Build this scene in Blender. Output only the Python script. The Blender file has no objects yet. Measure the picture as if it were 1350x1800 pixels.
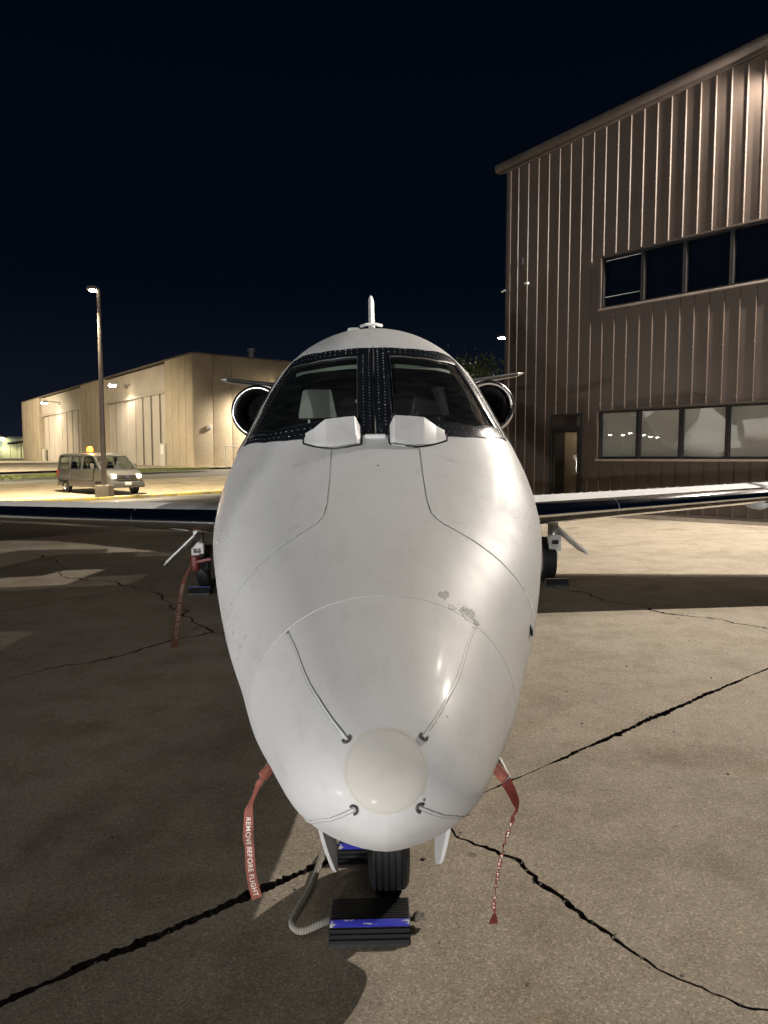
import bpy, bmesh, math, random
from mathutils import Vector, Matrix
from mathutils.geometry import delaunay_2d_cdt
random.seed(7)
PI = math.pi
R = math.radians
SC = bpy.context.scene
COL = SC.collection

# ------------------------------------------------------------------ camera, sky, exposure
cam_data = bpy.data.cameras.new('camera')
cam = bpy.data.objects.new('camera', cam_data)
COL.objects.link(cam)
cam_data.sensor_fit = 'VERTICAL'
cam_data.sensor_height = 36.0
cam_data.lens = 36.0 * 1248 / 1800
cam_data.clip_start = 0.05
cam_data.clip_end = 3000
CAM_H = 1.55
PITCH = math.atan(96 / 1248)
cam.location = (0, 0, CAM_H)
cam.rotation_euler = (PI / 2 - PITCH, 0, 0)
SC.camera = cam

world = bpy.data.worlds.new('World')
SC.world = world
world.use_nodes = True
wn, wl = world.node_tree.nodes, world.node_tree.links
wn.clear()
wo = wn.new('ShaderNodeOutputWorld')
wb = wn.new('ShaderNodeBackground')
wr = wn.new('ShaderNodeValToRGB')
wsep = wn.new('ShaderNodeSeparateXYZ')
wtc = wn.new('ShaderNodeTexCoord')
wl.new(wtc.outputs['Generated'], wsep.inputs[0])
wl.new(wsep.outputs['Z'], wr.inputs[0])
wl.new(wr.outputs[0], wb.inputs[0])
wl.new(wb.outputs[0], wo.inputs[0])
cr = wr.color_ramp
cr.elements[0].position = 0.0
cr.elements[0].color = (0.0095, 0.0125, 0.0220, 1)
cr.elements[1].position = 0.60
cr.elements[1].color = (0.0004, 0.0016, 0.0040, 1)
e = cr.elements.new(0.06); e.color = (0.0048, 0.0068, 0.0135, 1)
e = cr.elements.new(0.22); e.color = (0.0010, 0.0028, 0.0066, 1)
wb.inputs[1].default_value = 1.0

SC.view_settings.view_transform = 'Standard'
SC.view_settings.look = 'None'
SC.view_settings.exposure = 0.0
SC.view_settings.gamma = 1.0
SC.view_settings.use_curve_mapping = False
SC.render.engine = 'CYCLES'
SC.cycles.use_denoising = True
SC.cycles.max_bounces = 7
SC.cycles.diffuse_bounces = 3
SC.cycles.glossy_bounces = 4
SC.cycles.transparent_max_bounces = 12
SC.cycles.caustics_reflective = False
SC.cycles.caustics_refractive = False
SC.cycles.sample_clamp_indirect = 4.0

# lamp powers, all in one place
KEY_W = 9000
KEY2_W = 1500
FILL_A_W = 25000
FILL_B_W = 13500
POST_W = 24000
HANGAR_W = 17000

def lamp(name, kind, loc, power, color, radius=0.12, target=None, angle=None, blend=0.5, parent=None):
    d = bpy.data.lights.new(name, kind)
    d.energy = power
    d.color = color
    d.shadow_soft_size = radius
    if kind == 'SPOT':
        d.spot_size = R(angle or 150)
        d.spot_blend = blend
    o = bpy.data.objects.new(name, d)
    COL.objects.link(o)
    o.location = loc
    if target is not None:
        o.rotation_euler = (Vector(target) - Vector(loc)).to_track_quat('-Z', 'Y').to_euler()
    if parent is not None:
        o.parent = parent
        o.matrix_parent_inverse = parent.matrix_basis.inverted()
    return o

# ------------------------------------------------------------------ ground height
ROLL = R(1.3)
YAW = R(0.8)
K = math.tan(ROLL)
def clamp(v, a, b): return max(a, min(b, v))
def smooth(t):
    t = clamp(t, 0, 1)
    return t * t * (3 - 2 * t)
def gz(x, y):
    return K * clamp(x, -12, 12) + 0.93 * smooth((y - 36) / 28) + 0.0073 * clamp(y - 64, 0, 90)

# ------------------------------------------------------------------ materials
MATS = {}
def new_mat(name):
    m = bpy.data.materials.new(name)
    m.use_nodes = True
    nt = m.node_tree
    b = nt.nodes['Principled BSDF']
    return m, nt, b
def noise(nt, scale, detail=4, rough=0.55, coord='Object', vec=None):
    n = nt.nodes.new('ShaderNodeTexNoise')
    n.inputs['Scale'].default_value = scale
    n.inputs['Detail'].default_value = detail
    n.inputs['Roughness'].default_value = rough
    if vec is None:
        tc = nt.nodes.new('ShaderNodeTexCoord')
        vec = tc.outputs[coord]
    nt.links.new(vec, n.inputs['Vector'])
    return n
def ramp(nt, src, stops):
    r = nt.nodes.new('ShaderNodeValToRGB')
    els = r.color_ramp.elements
    while len(els) < len(stops): els.new(0.5)
    for el, (p, c) in zip(els, stops):
        el.position = p
        el.color = (*c, 1) if len(c) == 3 else c
    nt.links.new(src, r.inputs[0])
    return r
def mixc(nt, a, b, fac, mode='MIX'):
    m = nt.nodes.new('ShaderNodeMix')
    m.data_type = 'RGBA'
    m.blend_type = mode
    for sock, v in ((6, a), (7, b), (0, fac)):
        if hasattr(v, 'node'): nt.links.new(v, m.inputs[sock])
        elif isinstance(v, (int, float)): m.inputs[sock].default_value = v
        else: m.inputs[sock].default_value = (*v, 1)
    return m.outputs[2]
def bump(nt, b, src, strength=0.2, dist=0.01):
    bp = nt.nodes.new('ShaderNodeBump')
    bp.inputs['Strength'].default_value = strength
    bp.inputs['Distance'].default_value = dist
    nt.links.new(src, bp.inputs['Height'])
    nt.links.new(bp.outputs[0], b.inputs['Normal'])
    return bp
def simple(name, col, rough=0.5, metal=0.0, var=0.12, scale=6.0, bmp=0.0, bscale=60, coat=0.0, spec=0.5):
    if name in MATS: return MATS[name]
    m, nt, b = new_mat(name)
    n = noise(nt, scale)
    lo = tuple(c * (1 - var) for c in col); hi = tuple(min(1, c * (1 + var)) for c in col)
    r = ramp(nt, n.outputs[0], [(0.3, lo), (0.7, hi)])
    nt.links.new(r.outputs[0], b.inputs['Base Color'])
    b.inputs['Metallic'].default_value = metal
    b.inputs['Specular IOR Level'].default_value = spec
    b.inputs['Coat Weight'].default_value = coat
    b.inputs['Coat Roughness'].default_value = 0.06
    rr = ramp(nt, n.outputs[0], [(0.25, (rough * 0.85,) * 3), (0.75, (min(1, rough * 1.15),) * 3)])
    nt.links.new(rr.outputs[0], b.inputs['Roughness'])
    if bmp:
        n2 = noise(nt, bscale, 3)
        bump(nt, b, n2.outputs[0], bmp, 0.004)
    MATS[name] = m
    return m
def emit(name, col, strength):
    if name in MATS: return MATS[name]
    m, nt, b = new_mat(name)
    b.inputs['Base Color'].default_value = (*[min(1, c) for c in col], 1)
    b.inputs['Emission Color'].default_value = (*col, 1)
    b.inputs['Emission Strength'].default_value = strength
    MATS[name] = m
    return m
def glass(name, tint=(0.8, 0.85, 0.85), refl=0.06, rough=0.02):
    if name in MATS: return MATS[name]
    m, nt, b = new_mat(name)
    nt.nodes.remove(b)
    out = [n for n in nt.nodes if n.type == 'OUTPUT_MATERIAL'][0]
    t = nt.nodes.new('ShaderNodeBsdfTransparent'); t.inputs[0].default_value = (*tint, 1)
    g = nt.nodes.new('ShaderNodeBsdfGlossy'); g.inputs['Roughness'].default_value = rough
    g.inputs[0].default_value = (0.9, 0.93, 0.95, 1)
    fr = nt.nodes.new('ShaderNodeLayerWeight'); fr.inputs[0].default_value = 0.5
    pw = nt.nodes.new('ShaderNodeMath'); pw.operation = 'POWER'; pw.inputs[1].default_value = 4.5
    nt.links.new(fr.outputs['Facing'], pw.inputs[0])
    mth = nt.nodes.new('ShaderNodeMath'); mth.operation = 'MULTIPLY_ADD'; mth.use_clamp = True
    mth.inputs[1].default_value = 0.9; mth.inputs[2].default_value = refl + 0.04
    nt.links.new(pw.outputs[0], mth.inputs[0])
    mx = nt.nodes.new('ShaderNodeMixShader')
    nt.links.new(mth.outputs[0], mx.inputs[0])
    nt.links.new(t.outputs[0], mx.inputs[1])
    nt.links.new(g.outputs[0], mx.inputs[2])
    nt.links.new(mx.outputs[0], out.inputs[0])
    MATS[name] = m
    return m

def concrete(name, base, dark=0.75, fine=True, stain=(0.62, 0.58, 0.5)):
    m, nt, b = new_mat(name)
    tc = nt.nodes.new('ShaderNodeTexCoord'); v = tc.outputs['Object']
    big = noise(nt, 0.55, 6, 0.62, vec=v)
    c0 = ramp(nt, big.outputs[0], [(0.32, tuple(c * dark for c in base)), (0.5, base), (0.72, tuple(c * 1.1 for c in base))])
    mid = noise(nt, 3.3, 6, 0.7, vec=v)
    c1 = mixc(nt, c0.outputs[0], ramp(nt, mid.outputs[0], [(0.35, stain), (0.55, (1, 1, 1))]).outputs[0], 0.55, 'MULTIPLY')
    # aggregate: small pale and dark grains
    vo = nt.nodes.new('ShaderNodeTexVoronoi'); vo.inputs['Scale'].default_value = 175
    nt.links.new(v, vo.inputs['Vector'])
    sepc = nt.nodes.new('ShaderNodeSeparateColor'); nt.links.new(vo.outputs['Color'], sepc.inputs[0])
    gr = ramp(nt, sepc.outputs[0], [(0.0, (0.52, 0.51, 0.50)), (0.22, (0.87, 0.86, 0.84)), (0.78, (1.05, 1.04, 1.02)), (0.96, (1.65, 1.62, 1.56))])
    fn = noise(nt, 420, 2, 0.6, vec=v)
    c2 = mixc(nt, c1, gr.outputs[0], 0.75 if fine else 0.3, 'MULTIPLY')
    # dirt speckle and pores
    vp = nt.nodes.new('ShaderNodeTexVoronoi'); vp.inputs['Scale'].default_value = 26
    nt.links.new(v, vp.inputs['Vector'])
    pore = ramp(nt, vp.outputs['Distance'], [(0.05, (0.35, 0.33, 0.3)), (0.11, (1, 1, 1))])
    pm = ramp(nt, noise(nt, 5.0, 2, vec=v).outputs[0], [(0.58, (0, 0, 0)), (0.66, (1, 1, 1))])
    c3 = mixc(nt, c2, pore.outputs[0], pm.outputs[0], 'MULTIPLY')
    # drips, old spills and rust: a few soft-edged stains
    so1 = noise(nt, 0.9, 4, 0.55, vec=v)
    s1 = ramp(nt, so1.outputs[0], [(0.60, (1, 1, 1)), (0.70, (0.72, 0.69, 0.64))])
    c3 = mixc(nt, c3, s1.outputs[0], 0.8, 'MULTIPLY')
    mpr = nt.nodes.new('ShaderNodeMapping'); mpr.inputs['Location'].default_value = (7, 3, 1); mpr.inputs['Scale'].default_value = (1, 1.6, 1); nt.links.new(v, mpr.inputs[0])
    so2 = noise(nt, 0.8, 5, 0.6, vec=mpr.outputs[0])
    s2 = ramp(nt, so2.outputs[0], [(0.66, (1, 1, 1)), (0.76, (0.95, 0.72, 0.45))])
    c3 = mixc(nt, c3, s2.outputs[0], 0.7, 'MULTIPLY')
    so3 = nt.nodes.new('ShaderNodeTexVoronoi'); so3.inputs['Scale'].default_value = 2.2; nt.links.new(v, so3.inputs['Vector'])
    nm_ = noise(nt, 14, 3, 0.6, vec=v)
    a3 = nt.nodes.new('ShaderNodeMath'); a3.operation = 'MULTIPLY_ADD'; nt.links.new(nm_.outputs[0], a3.inputs[0]); a3.inputs[1].default_value = 0.08; nt.links.new(so3.outputs['Distance'], a3.inputs[2])
    s3 = ramp(nt, a3.outputs[0], [(0.075, (0.45, 0.43, 0.40)), (0.10, (1, 1, 1))])
    c3 = mixc(nt, c3, s3.outputs[0], 0.75, 'MULTIPLY')
    nt.links.new(c3, b.inputs['Base Color'])
    b.inputs['Roughness'].default_value = 0.85
    b.inputs['Specular IOR Level'].default_value = 0.25
    mh = nt.nodes.new('ShaderNodeMath'); mh.operation = 'ADD'
    nt.links.new(fn.outputs[0], mh.inputs[0]); nt.links.new(sepc.outputs[0], mh.inputs[1])
    mh2 = nt.nodes.new('ShaderNodeMath'); mh2.operation = 'MULTIPLY_ADD'
    nt.links.new(mid.outputs[0], mh2.inputs[0]); mh2.inputs[1].default_value = 2.5
    nt.links.new(mh.outputs[0], mh2.inputs[2])
    bump(nt, b, mh2.outputs[0], 0.12, 0.0035)
    MATS[name] = m
    return m

def paint(name, base=(0.60, 0.606, 0.612), rough=0.42, coat=0.045, specks=True):
    m, nt, b = new_mat(name)
    tc = nt.nodes.new('ShaderNodeTexCoord'); v = tc.outputs['Object']
    n = noise(nt, 2.2, 6, 0.65, vec=v)
    c = ramp(nt, n.outputs[0], [(0.3, tuple(x * 0.95 for x in base)), (0.5, tuple(x * 0.985 for x in base)), (0.7, base)])
    # faint streaks running aft
    mp = nt.nodes.new('ShaderNodeMapping'); mp.inputs['Scale'].default_value = (16, 1.3, 16); nt.links.new(v, mp.inputs[0])
    st = noise(nt, 1.0, 5, 0.7, vec=mp.outputs[0])
    c1 = mixc(nt, c.outputs[0], ramp(nt, st.outputs[0], [(0.28, (0.88, 0.875, 0.86)), (0.5, (1, 1, 1))]).outputs[0], 0.8, 'MULTIPLY')
    # stone chips and bugs: sparse small dark specks
    vo = nt.nodes.new('ShaderNodeTexVoronoi'); vo.inputs['Scale'].default_value = 20; nt.links.new(v, vo.inputs['Vector'])
    dm = noise(nt, 90, 2, 0.6, vec=v)
    ad = nt.nodes.new('ShaderNodeMath'); ad.operation = 'MULTIPLY_ADD'; nt.links.new(dm.outputs[0], ad.inputs[0]); ad.inputs[1].default_value = 0.10
    nt.links.new(vo.outputs['Distance'], ad.inputs[2])
    sp = ramp(nt, ad.outputs[0], [(0.088, (0.30, 0.28, 0.25)), (0.105, (1, 1, 1))])
    sc_ = nt.nodes.new('ShaderNodeSeparateColor'); nt.links.new(vo.outputs['Color'], sc_.inputs[0])
    keep = ramp(nt, sc_.outputs[0], [(0.30, (1, 1, 1)), (0.34, (0, 0, 0))])
    c2 = mixc(nt, c1, sp.outputs[0], keep.outputs[0], 'MULTIPLY')
    nt.links.new(c2, b.inputs['Base Color'])
    rr = ramp(nt, n.outputs[0], [(0.3, (rough * 1.4,) * 3), (0.7, (rough * 0.85,) * 3)])
    nt.links.new(rr.outputs[0], b.inputs['Roughness'])
    b.inputs['Specular IOR Level'].default_value = 0.15
    b.inputs['Coat Weight'].default_value = coat
    b.inputs['Coat Roughness'].default_value = 0.16
    f = noise(nt, 5, 2, 0.5, vec=v)
    bump(nt, b, f.outputs[0], 0.05, 0.012)
    MATS[name] = m
    return m

M_CONC = concrete('apron_concrete', (0.306, 0.267, 0.214))
M_CONC_FAR = concrete('far_concrete', (0.40, 0.36, 0.29), fine=False)
M_LOT = concrete('lot_concrete', (0.34, 0.29, 0.21), dark=0.6, fine=False)
M_WHITE = paint('white_aircraft_paint')
M_RADOME = paint('radome_paint', (0.615, 0.62, 0.627), 0.46, 0.05)
M_PATCH = paint('erosion_cap', (0.595, 0.58, 0.545), 0.60, 0.05)
M_BLACK = simple('black_sealant', (0.012, 0.013, 0.015), 0.35)
M_SEAM = simple('seam_grey', (0.16, 0.16, 0.157), 0.6)
M_FRAME = simple('black_window_frame', (0.010, 0.012, 0.016), 0.22, spec=0.6)
M_RIVET = simple('rivet_metal', (0.30, 0.31, 0.33), 0.35, 0.8)
M_CHROME = simple('polished_metal', (0.86, 0.87, 0.88), 0.09, 1.0, var=0.03, scale=14, bmp=0.03, bscale=9)
M_LIP = simple('inlet_lip_metal', (0.42, 0.42, 0.42), 0.2, 1.0)
M_STEEL = simple('brushed_steel', (0.55, 0.55, 0.54), 0.3, 1.0)
M_GREY = simple('grey_enamel', (0.36, 0.36, 0.36), 0.45)
M_GEARW = simple('gear_white', (0.62, 0.62, 0.6), 0.4)
M_RUBBER = simple('black_rubber', (0.007, 0.008, 0.010), 0.55, spec=.35, bmp=0.3, bscale=90)
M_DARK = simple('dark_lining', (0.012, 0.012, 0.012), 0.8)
M_SEAT = simple('pale_leather', (0.36, 0.36, 0.33), 0.5, bmp=0.2, bscale=30)
def dusty(m, amount):
    nt = m.node_tree
    out = [n for n in nt.nodes if n.type == 'OUTPUT_MATERIAL'][0]
    src = out.inputs[0].links[0].from_socket
    d = nt.nodes.new('ShaderNodeBsdfDiffuse'); d.inputs[0].default_value = (.62, .68, .62, 1)
    tc = nt.nodes.new('ShaderNodeTexCoord'); mp = nt.nodes.new('ShaderNodeMapping')
    mp.inputs['Rotation'].default_value = (0, R(35), R(20)); mp.inputs['Scale'].default_value = (3, 14, 40)
    nt.links.new(tc.outputs['Object'], mp.inputs[0])
    n = noise(nt, 1.0, 5, .65, vec=mp.outputs[0])
    r = ramp(nt, n.outputs[0], [(.40, (amount * .45,) * 3), (.75, (amount * 1.6,) * 3)])
    mx = nt.nodes.new('ShaderNodeMixShader')
    nt.links.new(r.outputs[0], mx.inputs[0]); nt.links.new(src, mx.inputs[1]); nt.links.new(d.outputs[0], mx.inputs[2])
    nt.links.new(mx.outputs[0], out.inputs[0])
    return m
M_PANE = dusty(glass('cockpit_glass', (0.74, 0.79, 0.77), 0.02), 0.014)
M_RED = simple('red_webbing', (0.17, 0.026, 0.020), 0.75, var=.35, scale=28, bmp=0.5, bscale=260)
M_REDPALE = simple('faded_red_webbing', (0.25, 0.080, 0.058), 0.8, var=.3, scale=24, bmp=0.5, bscale=260)
M_LETTER = simple('white_print', (0.75, 0.72, 0.68), 0.7)
M_BROWN = simple('brown_metal_siding', (0.060, 0.0455, 0.0375), 0.36, 0.0, var=0.10, scale=1.4, bmp=0.05, bscale=4)
M_BROWN2 = simple('brown_trim', (0.060, 0.047, 0.040), 0.4)
M_BRONZE = simple('dark_bronze_frame', (0.010, 0.009, 0.009), 0.5, spec=.3)
M_FOUND = concrete('foundation_concrete', (0.24, 0.21, 0.17), fine=False)

# ------------------------------------------------------------------ mesh helpers
class MB:
    def __init__(s): s.v = []; s.f = []
    def add(s, verts, faces, mat=None):
        o = len(s.v)
        if mat is not None: verts = [tuple(mat @ Vector(p)) for p in verts]
        s.v += [tuple(p) for p in verts]
        s.f += [tuple(i + o for i in f) for f in faces]
        return s
    def box(s, c, d, mat=None, taper=None):
        x, y, z = d[0] / 2, d[1] / 2, d[2] / 2
        tx, ty = taper or (1, 1)
        vs = [(-x, -y, -z), (x, -y, -z), (x, y, -z), (-x, y, -z), (-x * tx, -y * ty, z), (x * tx, -y * ty, z), (x * tx, y * ty, z), (-x * tx, y * ty, z)]
        m = Matrix.Translation(Vector(c))
        if mat is not None: m = m @ mat
        return s.add(vs, [(3, 2, 1, 0), (4, 5, 6, 7), (0, 1, 5, 4), (1, 2, 6, 5), (2, 3, 7, 6), (3, 0, 4, 7)], m)
    def span(s, p0, p1):
        return s.box([(a + b) / 2 for a, b in zip(p0, p1)], [abs(b - a) for a, b in zip(p0, p1)])
    def tube(s, pts, rad, n=10, caps=True):
        pts = [Vector(p) for p in pts]
        rads = rad if isinstance(rad, (list, tuple)) else [rad] * len(pts)
        vs = []; fs = []
        ref = None
        for i, p in enumerate(pts):
            a = pts[max(i - 1, 0)]; b = pts[min(i + 1, len(pts) - 1)]
            t = (b - a).normalized()
            if ref is None:
                ref = t.orthogonal().normalized()
            ref = (ref - t * ref.dot(t)).normalized()
            w = t.cross(ref)
            for k in range(n):
                an = 2 * PI * k / n
                vs.append(p + (ref * math.cos(an) + w * math.sin(an)) * rads[i])
        for i in range(len(pts) - 1):
            for k in range(n):
                fs.append((i * n + k, i * n + (k + 1) % n, (i + 1) * n + (k + 1) % n, (i + 1) * n + k))
        if caps:
            fs.append(tuple(range(n))[::-1]); fs.append(tuple(range((len(pts) - 1) * n, len(pts) * n)))
        return s.add(vs, fs)
    def lathe(s, prof, n=32, mat=None):            # prof: (radius, z) pairs, about Z
        vs = []; fs = []
        for r_, z in prof:
            for k in range(n):
                a = 2 * PI * k / n
                vs.append((r_ * math.cos(a), r_ * math.sin(a), z))
        for i in range(len(prof) - 1):
            for k in range(n):
                fs.append((i * n + k, i * n + (k + 1) % n, (i + 1) * n + (k + 1) % n, (i + 1) * n + k))
        return s.add(vs, fs, mat)
    def grid(s, rows, closed=False):
        n = len(rows[0]); vs = [p for r_ in rows for p in r_]; fs = []
        for i in range(len(rows) - 1):
            for k in range(n if closed else n - 1):
                fs.append((i * n + k, i * n + (k + 1) % n, (i + 1) * n + (k + 1) % n, (i + 1) * n + k))
        return s.add(vs, fs)
    def prism(s, poly, h0, h1, mat=None):          # poly in xy, extruded along z
        n = len(poly)
        vs = [(x, y, h0) for x, y in poly] + [(x, y, h1) for x, y in poly]
        fs = [tuple(range(n))[::-1], tuple(range(n, 2 * n))] + [(i, (i + 1) % n, n + (i + 1) % n, n + i) for i in range(n)]
        return s.add(vs, fs, mat)
    def mesh(s, name, m, sharp=40, bevel=0.0, flat=False):
        me = bpy.data.meshes.new(name)
        me.from_pydata(s.v, [], s.f)
        bm = bmesh.new(); bm.from_mesh(me)
        bmesh.ops.remove_doubles(bm, verts=bm.verts, dist=1e-6)
        bmesh.ops.recalc_face_normals(bm, faces=bm.faces)
        if bevel:
            es = [e_ for e_ in bm.edges if len(e_.link_faces) == 2 and e_.calc_face_angle(0) > R(35)]
            bmesh.ops.bevel(bm, geom=es, offset=bevel, segments=2, affect='EDGES', profile=0.6)
        bm.to_mesh(me); bm.free()
        if not flat:
            for p in me.polygons: p.use_smooth = True
            me.set_sharp_from_angle(angle=R(sharp))
        me.materials.append(m)
        return me
    def build(s, name, m, parent=None, **kw):
        o = bpy.data.objects.new(name, s.mesh(name, m, **kw))
        COL.objects.link(o)
        if parent is not None: o.parent = parent
        return o

def tag(o, label=None, cat=None, group=None, kind=None):
    if label: o['label'] = label
    if cat: o['category'] = cat
    if group: o['group'] = group
    if kind: o['kind'] = kind
    return o
def empty(name, loc=(0, 0, 0), rot=(0, 0, 0)):
    o = bpy.data.objects.new(name, None)
    COL.objects.link(o)
    o.location = loc; o.rotation_euler = rot
    o.empty_display_size = 0.2
    return o
def inst(name, me, parent=None, loc=(0, 0, 0), rot=(0, 0, 0), scale=(1, 1, 1)):
    o = bpy.data.objects.new(name, me)
    COL.objects.link(o)
    o.parent = parent
    o.location = loc; o.rotation_euler = rot; o.scale = scale
    return o
def copy_tree(o, parent=None):
    c = o.copy(); COL.objects.link(c)
    c.parent = parent
    for ch in list(o.children): copy_tree(ch, c)
    return c

# ------------------------------------------------------------------ the ground
def sheet(name, m, a, b, c, d, nu, nv, dz=0.0, kind='structure'):
    mb = MB(); rows = []
    for i in range(nu + 1):
        u = i / nu; row = []
        for j in range(nv + 1):
            w = j / nv
            x = (a[0] * (1 - u) + b[0] * u) * (1 - w) + (d[0] * (1 - u) + c[0] * u) * w
            y = (a[1] * (1 - u) + b[1] * u) * (1 - w) + (d[1] * (1 - u) + c[1] * u) * w
            row.append((x, y, gz(x, y) + dz))
        rows.append(row)
    mb.grid(rows)
    o = mb.build(name, m)
    tag(o, kind=kind)
    return o
# dark base ground out to the horizon
m, nt, b = new_mat('asphalt')
tc = nt.nodes.new('ShaderNodeTexCoord'); v = tc.outputs['Object']
n1 = noise(nt, 0.6, 5, 0.6, vec=v); n2 = noise(nt, 70, 2, 0.6, vec=v)
wv = nt.nodes.new('ShaderNodeMapping'); wv.inputs['Scale'].default_value = (0.5, 6, 1)
wv.inputs['Rotation'].default_value = (0, 0, R(-44)); nt.links.new(v, wv.inputs[0])
n3 = noise(nt, 1.0, 5, 0.7, vec=wv.outputs[0])
c0 = ramp(nt, n1.outputs[0], [(0.3, (0.045, 0.043, 0.04)), (0.7, (0.085, 0.08, 0.072))])
c1 = mixc(nt, c0.outputs[0], ramp(nt, n3.outputs[0], [(0.4, (0.45, 0.45, 0.45)), (0.6, (1.25, 1.2, 1.15))]).outputs[0], 0.8, 'MULTIPLY')
c2 = mixc(nt, c1, ramp(nt, n2.outputs[0], [(0.3, (0.6, 0.6, 0.6)), (0.7, (1.3, 1.3, 1.3))]).outputs[0], 0.6, 'MULTIPLY')
nt.links.new(c2, b.inputs['Base Color']); b.inputs['Roughness'].default_value = 0.85
bump(nt, b, n2.outputs[0], 0.6, 0.006)
M_ASPHALT = m
M_BASE = simple('far_ground', (0.07, 0.068, 0.06), 0.9, var=0.25, scale=0.05)
M_BED = simple('joint_bed', (0.035, 0.03, 0.026), 0.95, var=0.4, scale=25, bmp=0.6, bscale=40)

mb = MB(); rows = []
xs = [-1200, -600, -300, -150, -90, -60, -45, -30, -20, -12, -6, 0, 6, 12, 20, 40, 100, 300, 1200]
ys = [-400, -120, -60, -30, -10, 0, 10, 20, 30, 36, 40, 44, 48, 52, 56, 60, 64, 80, 100, 130, 154, 250, 600, 2000]
for x in xs: rows.append([(x, y, gz(x, y) - 0.16) for y in ys])
mb.grid(rows)
tag(mb.build('ground', M_BASE), kind='structure')

# concrete slabs: one region split along its joints and cracks
REGION = [(-16, -9), (14, -9), (14, 7.15), (3.29, 19.30), (1.5, 23.6), (-16, 7.05)]
def seg_x(p, q, a, b_):
    d1 = (q[0] - p[0], q[1] - p[1]); d2 = (b_[0] - a[0], b_[1] - a[1])
    den = d1[0] * d2[1] - d1[1] * d2[0]
    if abs(den) < 1e-12: return None
    t = ((a[0] - p[0]) * d2[1] - (a[1] - p[1]) * d2[0]) / den
    u = ((a[0] - p[0]) * d1[1] - (a[1] - p[1]) * d1[0]) / den
    return (t, u) if -1e-9 <= t <= 1 + 1e-9 and -1e-9 <= u <= 1 + 1e-9 else None
def inside(pt, poly):
    x, y = pt; r_ = False
    n = len(poly)
    for i in range(n):
        x1, y1 = poly[i][:2]; x2, y2 = poly[(i + 1) % n][:2]
        if (y1 > y) != (y2 > y) and x < (x2 - x1) * (y - y1) / (y2 - y1) + x1: r_ = not r_
    return r_
def split(poly, line, gap):
    """poly: [(x, y, gap of the edge leaving this vertex)]; returns the two halves"""
    n = len(poly); hits = []
    for li in range(len(line) - 1):
        for i in range(n):
            r_ = seg_x(line[li], line[li + 1], poly[i], poly[(i + 1) % n])
            if r_: hits.append((li + r_[0], i, r_[1]))
    hits.sort()
    h0 = hits[0]; h1 = None
    for h in hits[1:]:
        if h[0] - h0[0] > 1e-6:
            mid = 0.5 * (h0[0] + h[0]); k = int(mid); f = mid - k
            pm = (line[k][0] + (line[k + 1][0] - line[k][0]) * f, line[k][1] + (line[k + 1][1] - line[k][1]) * f)
            if inside(pm, poly): h1 = h; break
            h0 = h
    if h1 is None: return [poly]
    def P(h):
        k = min(int(h[0]), len(line) - 2); f = h[0] - k
        return (line[k][0] + (line[k + 1][0] - line[k][0]) * f, line[k][1] + (line[k + 1][1] - line[k][1]) * f)
    inner = [line[k] for k in range(len(line)) if h0[0] + 1e-6 < k < h1[0] - 1e-6]
    chain = [P(h0)] + inner + [P(h1)]
    def walk(i0, i1, u0, u1):        # boundary vertices from edge i0 to edge i1
        out = []
        if i0 == i1 and u1 > u0: return out
        i = (i0 + 1) % n
        while True:
            out.append(poly[i])
            if i == i1: break
            i = (i + 1) % n
        return out
    g0 = poly[h0[1]][2]; g1 = poly[h1[1]][2]
    a = [(p[0], p[1], gap) for p in chain[:-1]] + [(chain[-1][0], chain[-1][1], g1)] + walk(h1[1], h0[1], h1[2], h0[2])
    rev = chain[::-1]
    b_ = [(p[0], p[1], gap) for p in rev[:-1]] + [(rev[-1][0], rev[-1][1], g0)] + walk(h0[1], h1[1], h0[2], h1[2])
    return [a, b_]
LINES = [
    ([(-20, -12.76), (-1.158, 1.906), (2.716, 4.922), (20, 18.38)], 0.018),                               # straight joint under the nose
    ([(0.262, 3.03), (0.291, 2.795), (0.363, 2.724), (0.453, 2.647), (0.555, 2.504), (0.619, 2.383), (0.663, 2.288), (0.713, 2.199), (0.759, 2.117), (0.806, 2.052), (0.851, 1.992), (0.937, 1.922), (1.064, 1.855), (1.149, 1.813), (1.6, 1.45), (3.0, 0.6), (16, -4)], 0.0145),
    ([(-18, 20.5), (-6.966, 12.786), (-6.183, 12.352), (-5.54, 11.623), (-5.261, 11.324), (-4.778, 10.495), (-4.639, 10.059), (-4.29, 9.582), (-3.9, 9.353), (-3.508, 9.216), (-3.045, 8.637), (-2.812, 8.46), (-2.356, 7.74), (-2.092, 7.36), (-1.763, 6.667), (-1.586, 6.342), (-1.475, 6.311), (-1.0, 6.42), (-0.3, 7.35), (0.6, 8.3), (1.4, 8.75), (1.857, 8.335), (2.249, 7.597), (2.607, 7.056), (2.989, 6.508), (3.317, 6.037), (7.0, 1.2), (16, -10)], 0.016),
    ([(-18, -8.5), (-2.779, 5.029), (-2.627, 5.222), (-2.456, 5.414), (-2.198, 5.551), (-2.025, 5.84), (-1.781, 6.156), (-1.586, 6.342)], 0.015),
    ([(-18, -7.0), (-4.137, 7.545), (-3.871, 7.752), (-3.557, 8.196), (-3.279, 8.516), (-3.02, 8.61)], 0.011),
    ([(-2.5, 18.9), (2.813, 12.241), (3.425, 11.021), (4.242, 10.199), (4.895, 8.967), (9.5, 1.8), (17, -9)], 0.012),
    ([(-12, 8.2), (3.074, 14.404), (3.845, 14.696), (5.877, 16.058), (9, 18.0)], 0.010),
    ([(3.317, 6.037), (9.0, 11.2), (12.5, 14.2)], 0.008),
    ([(-0.3, 7.35), (-3.9, 11.4), (-8.5, 16.8)], 0.008),
]
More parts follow.
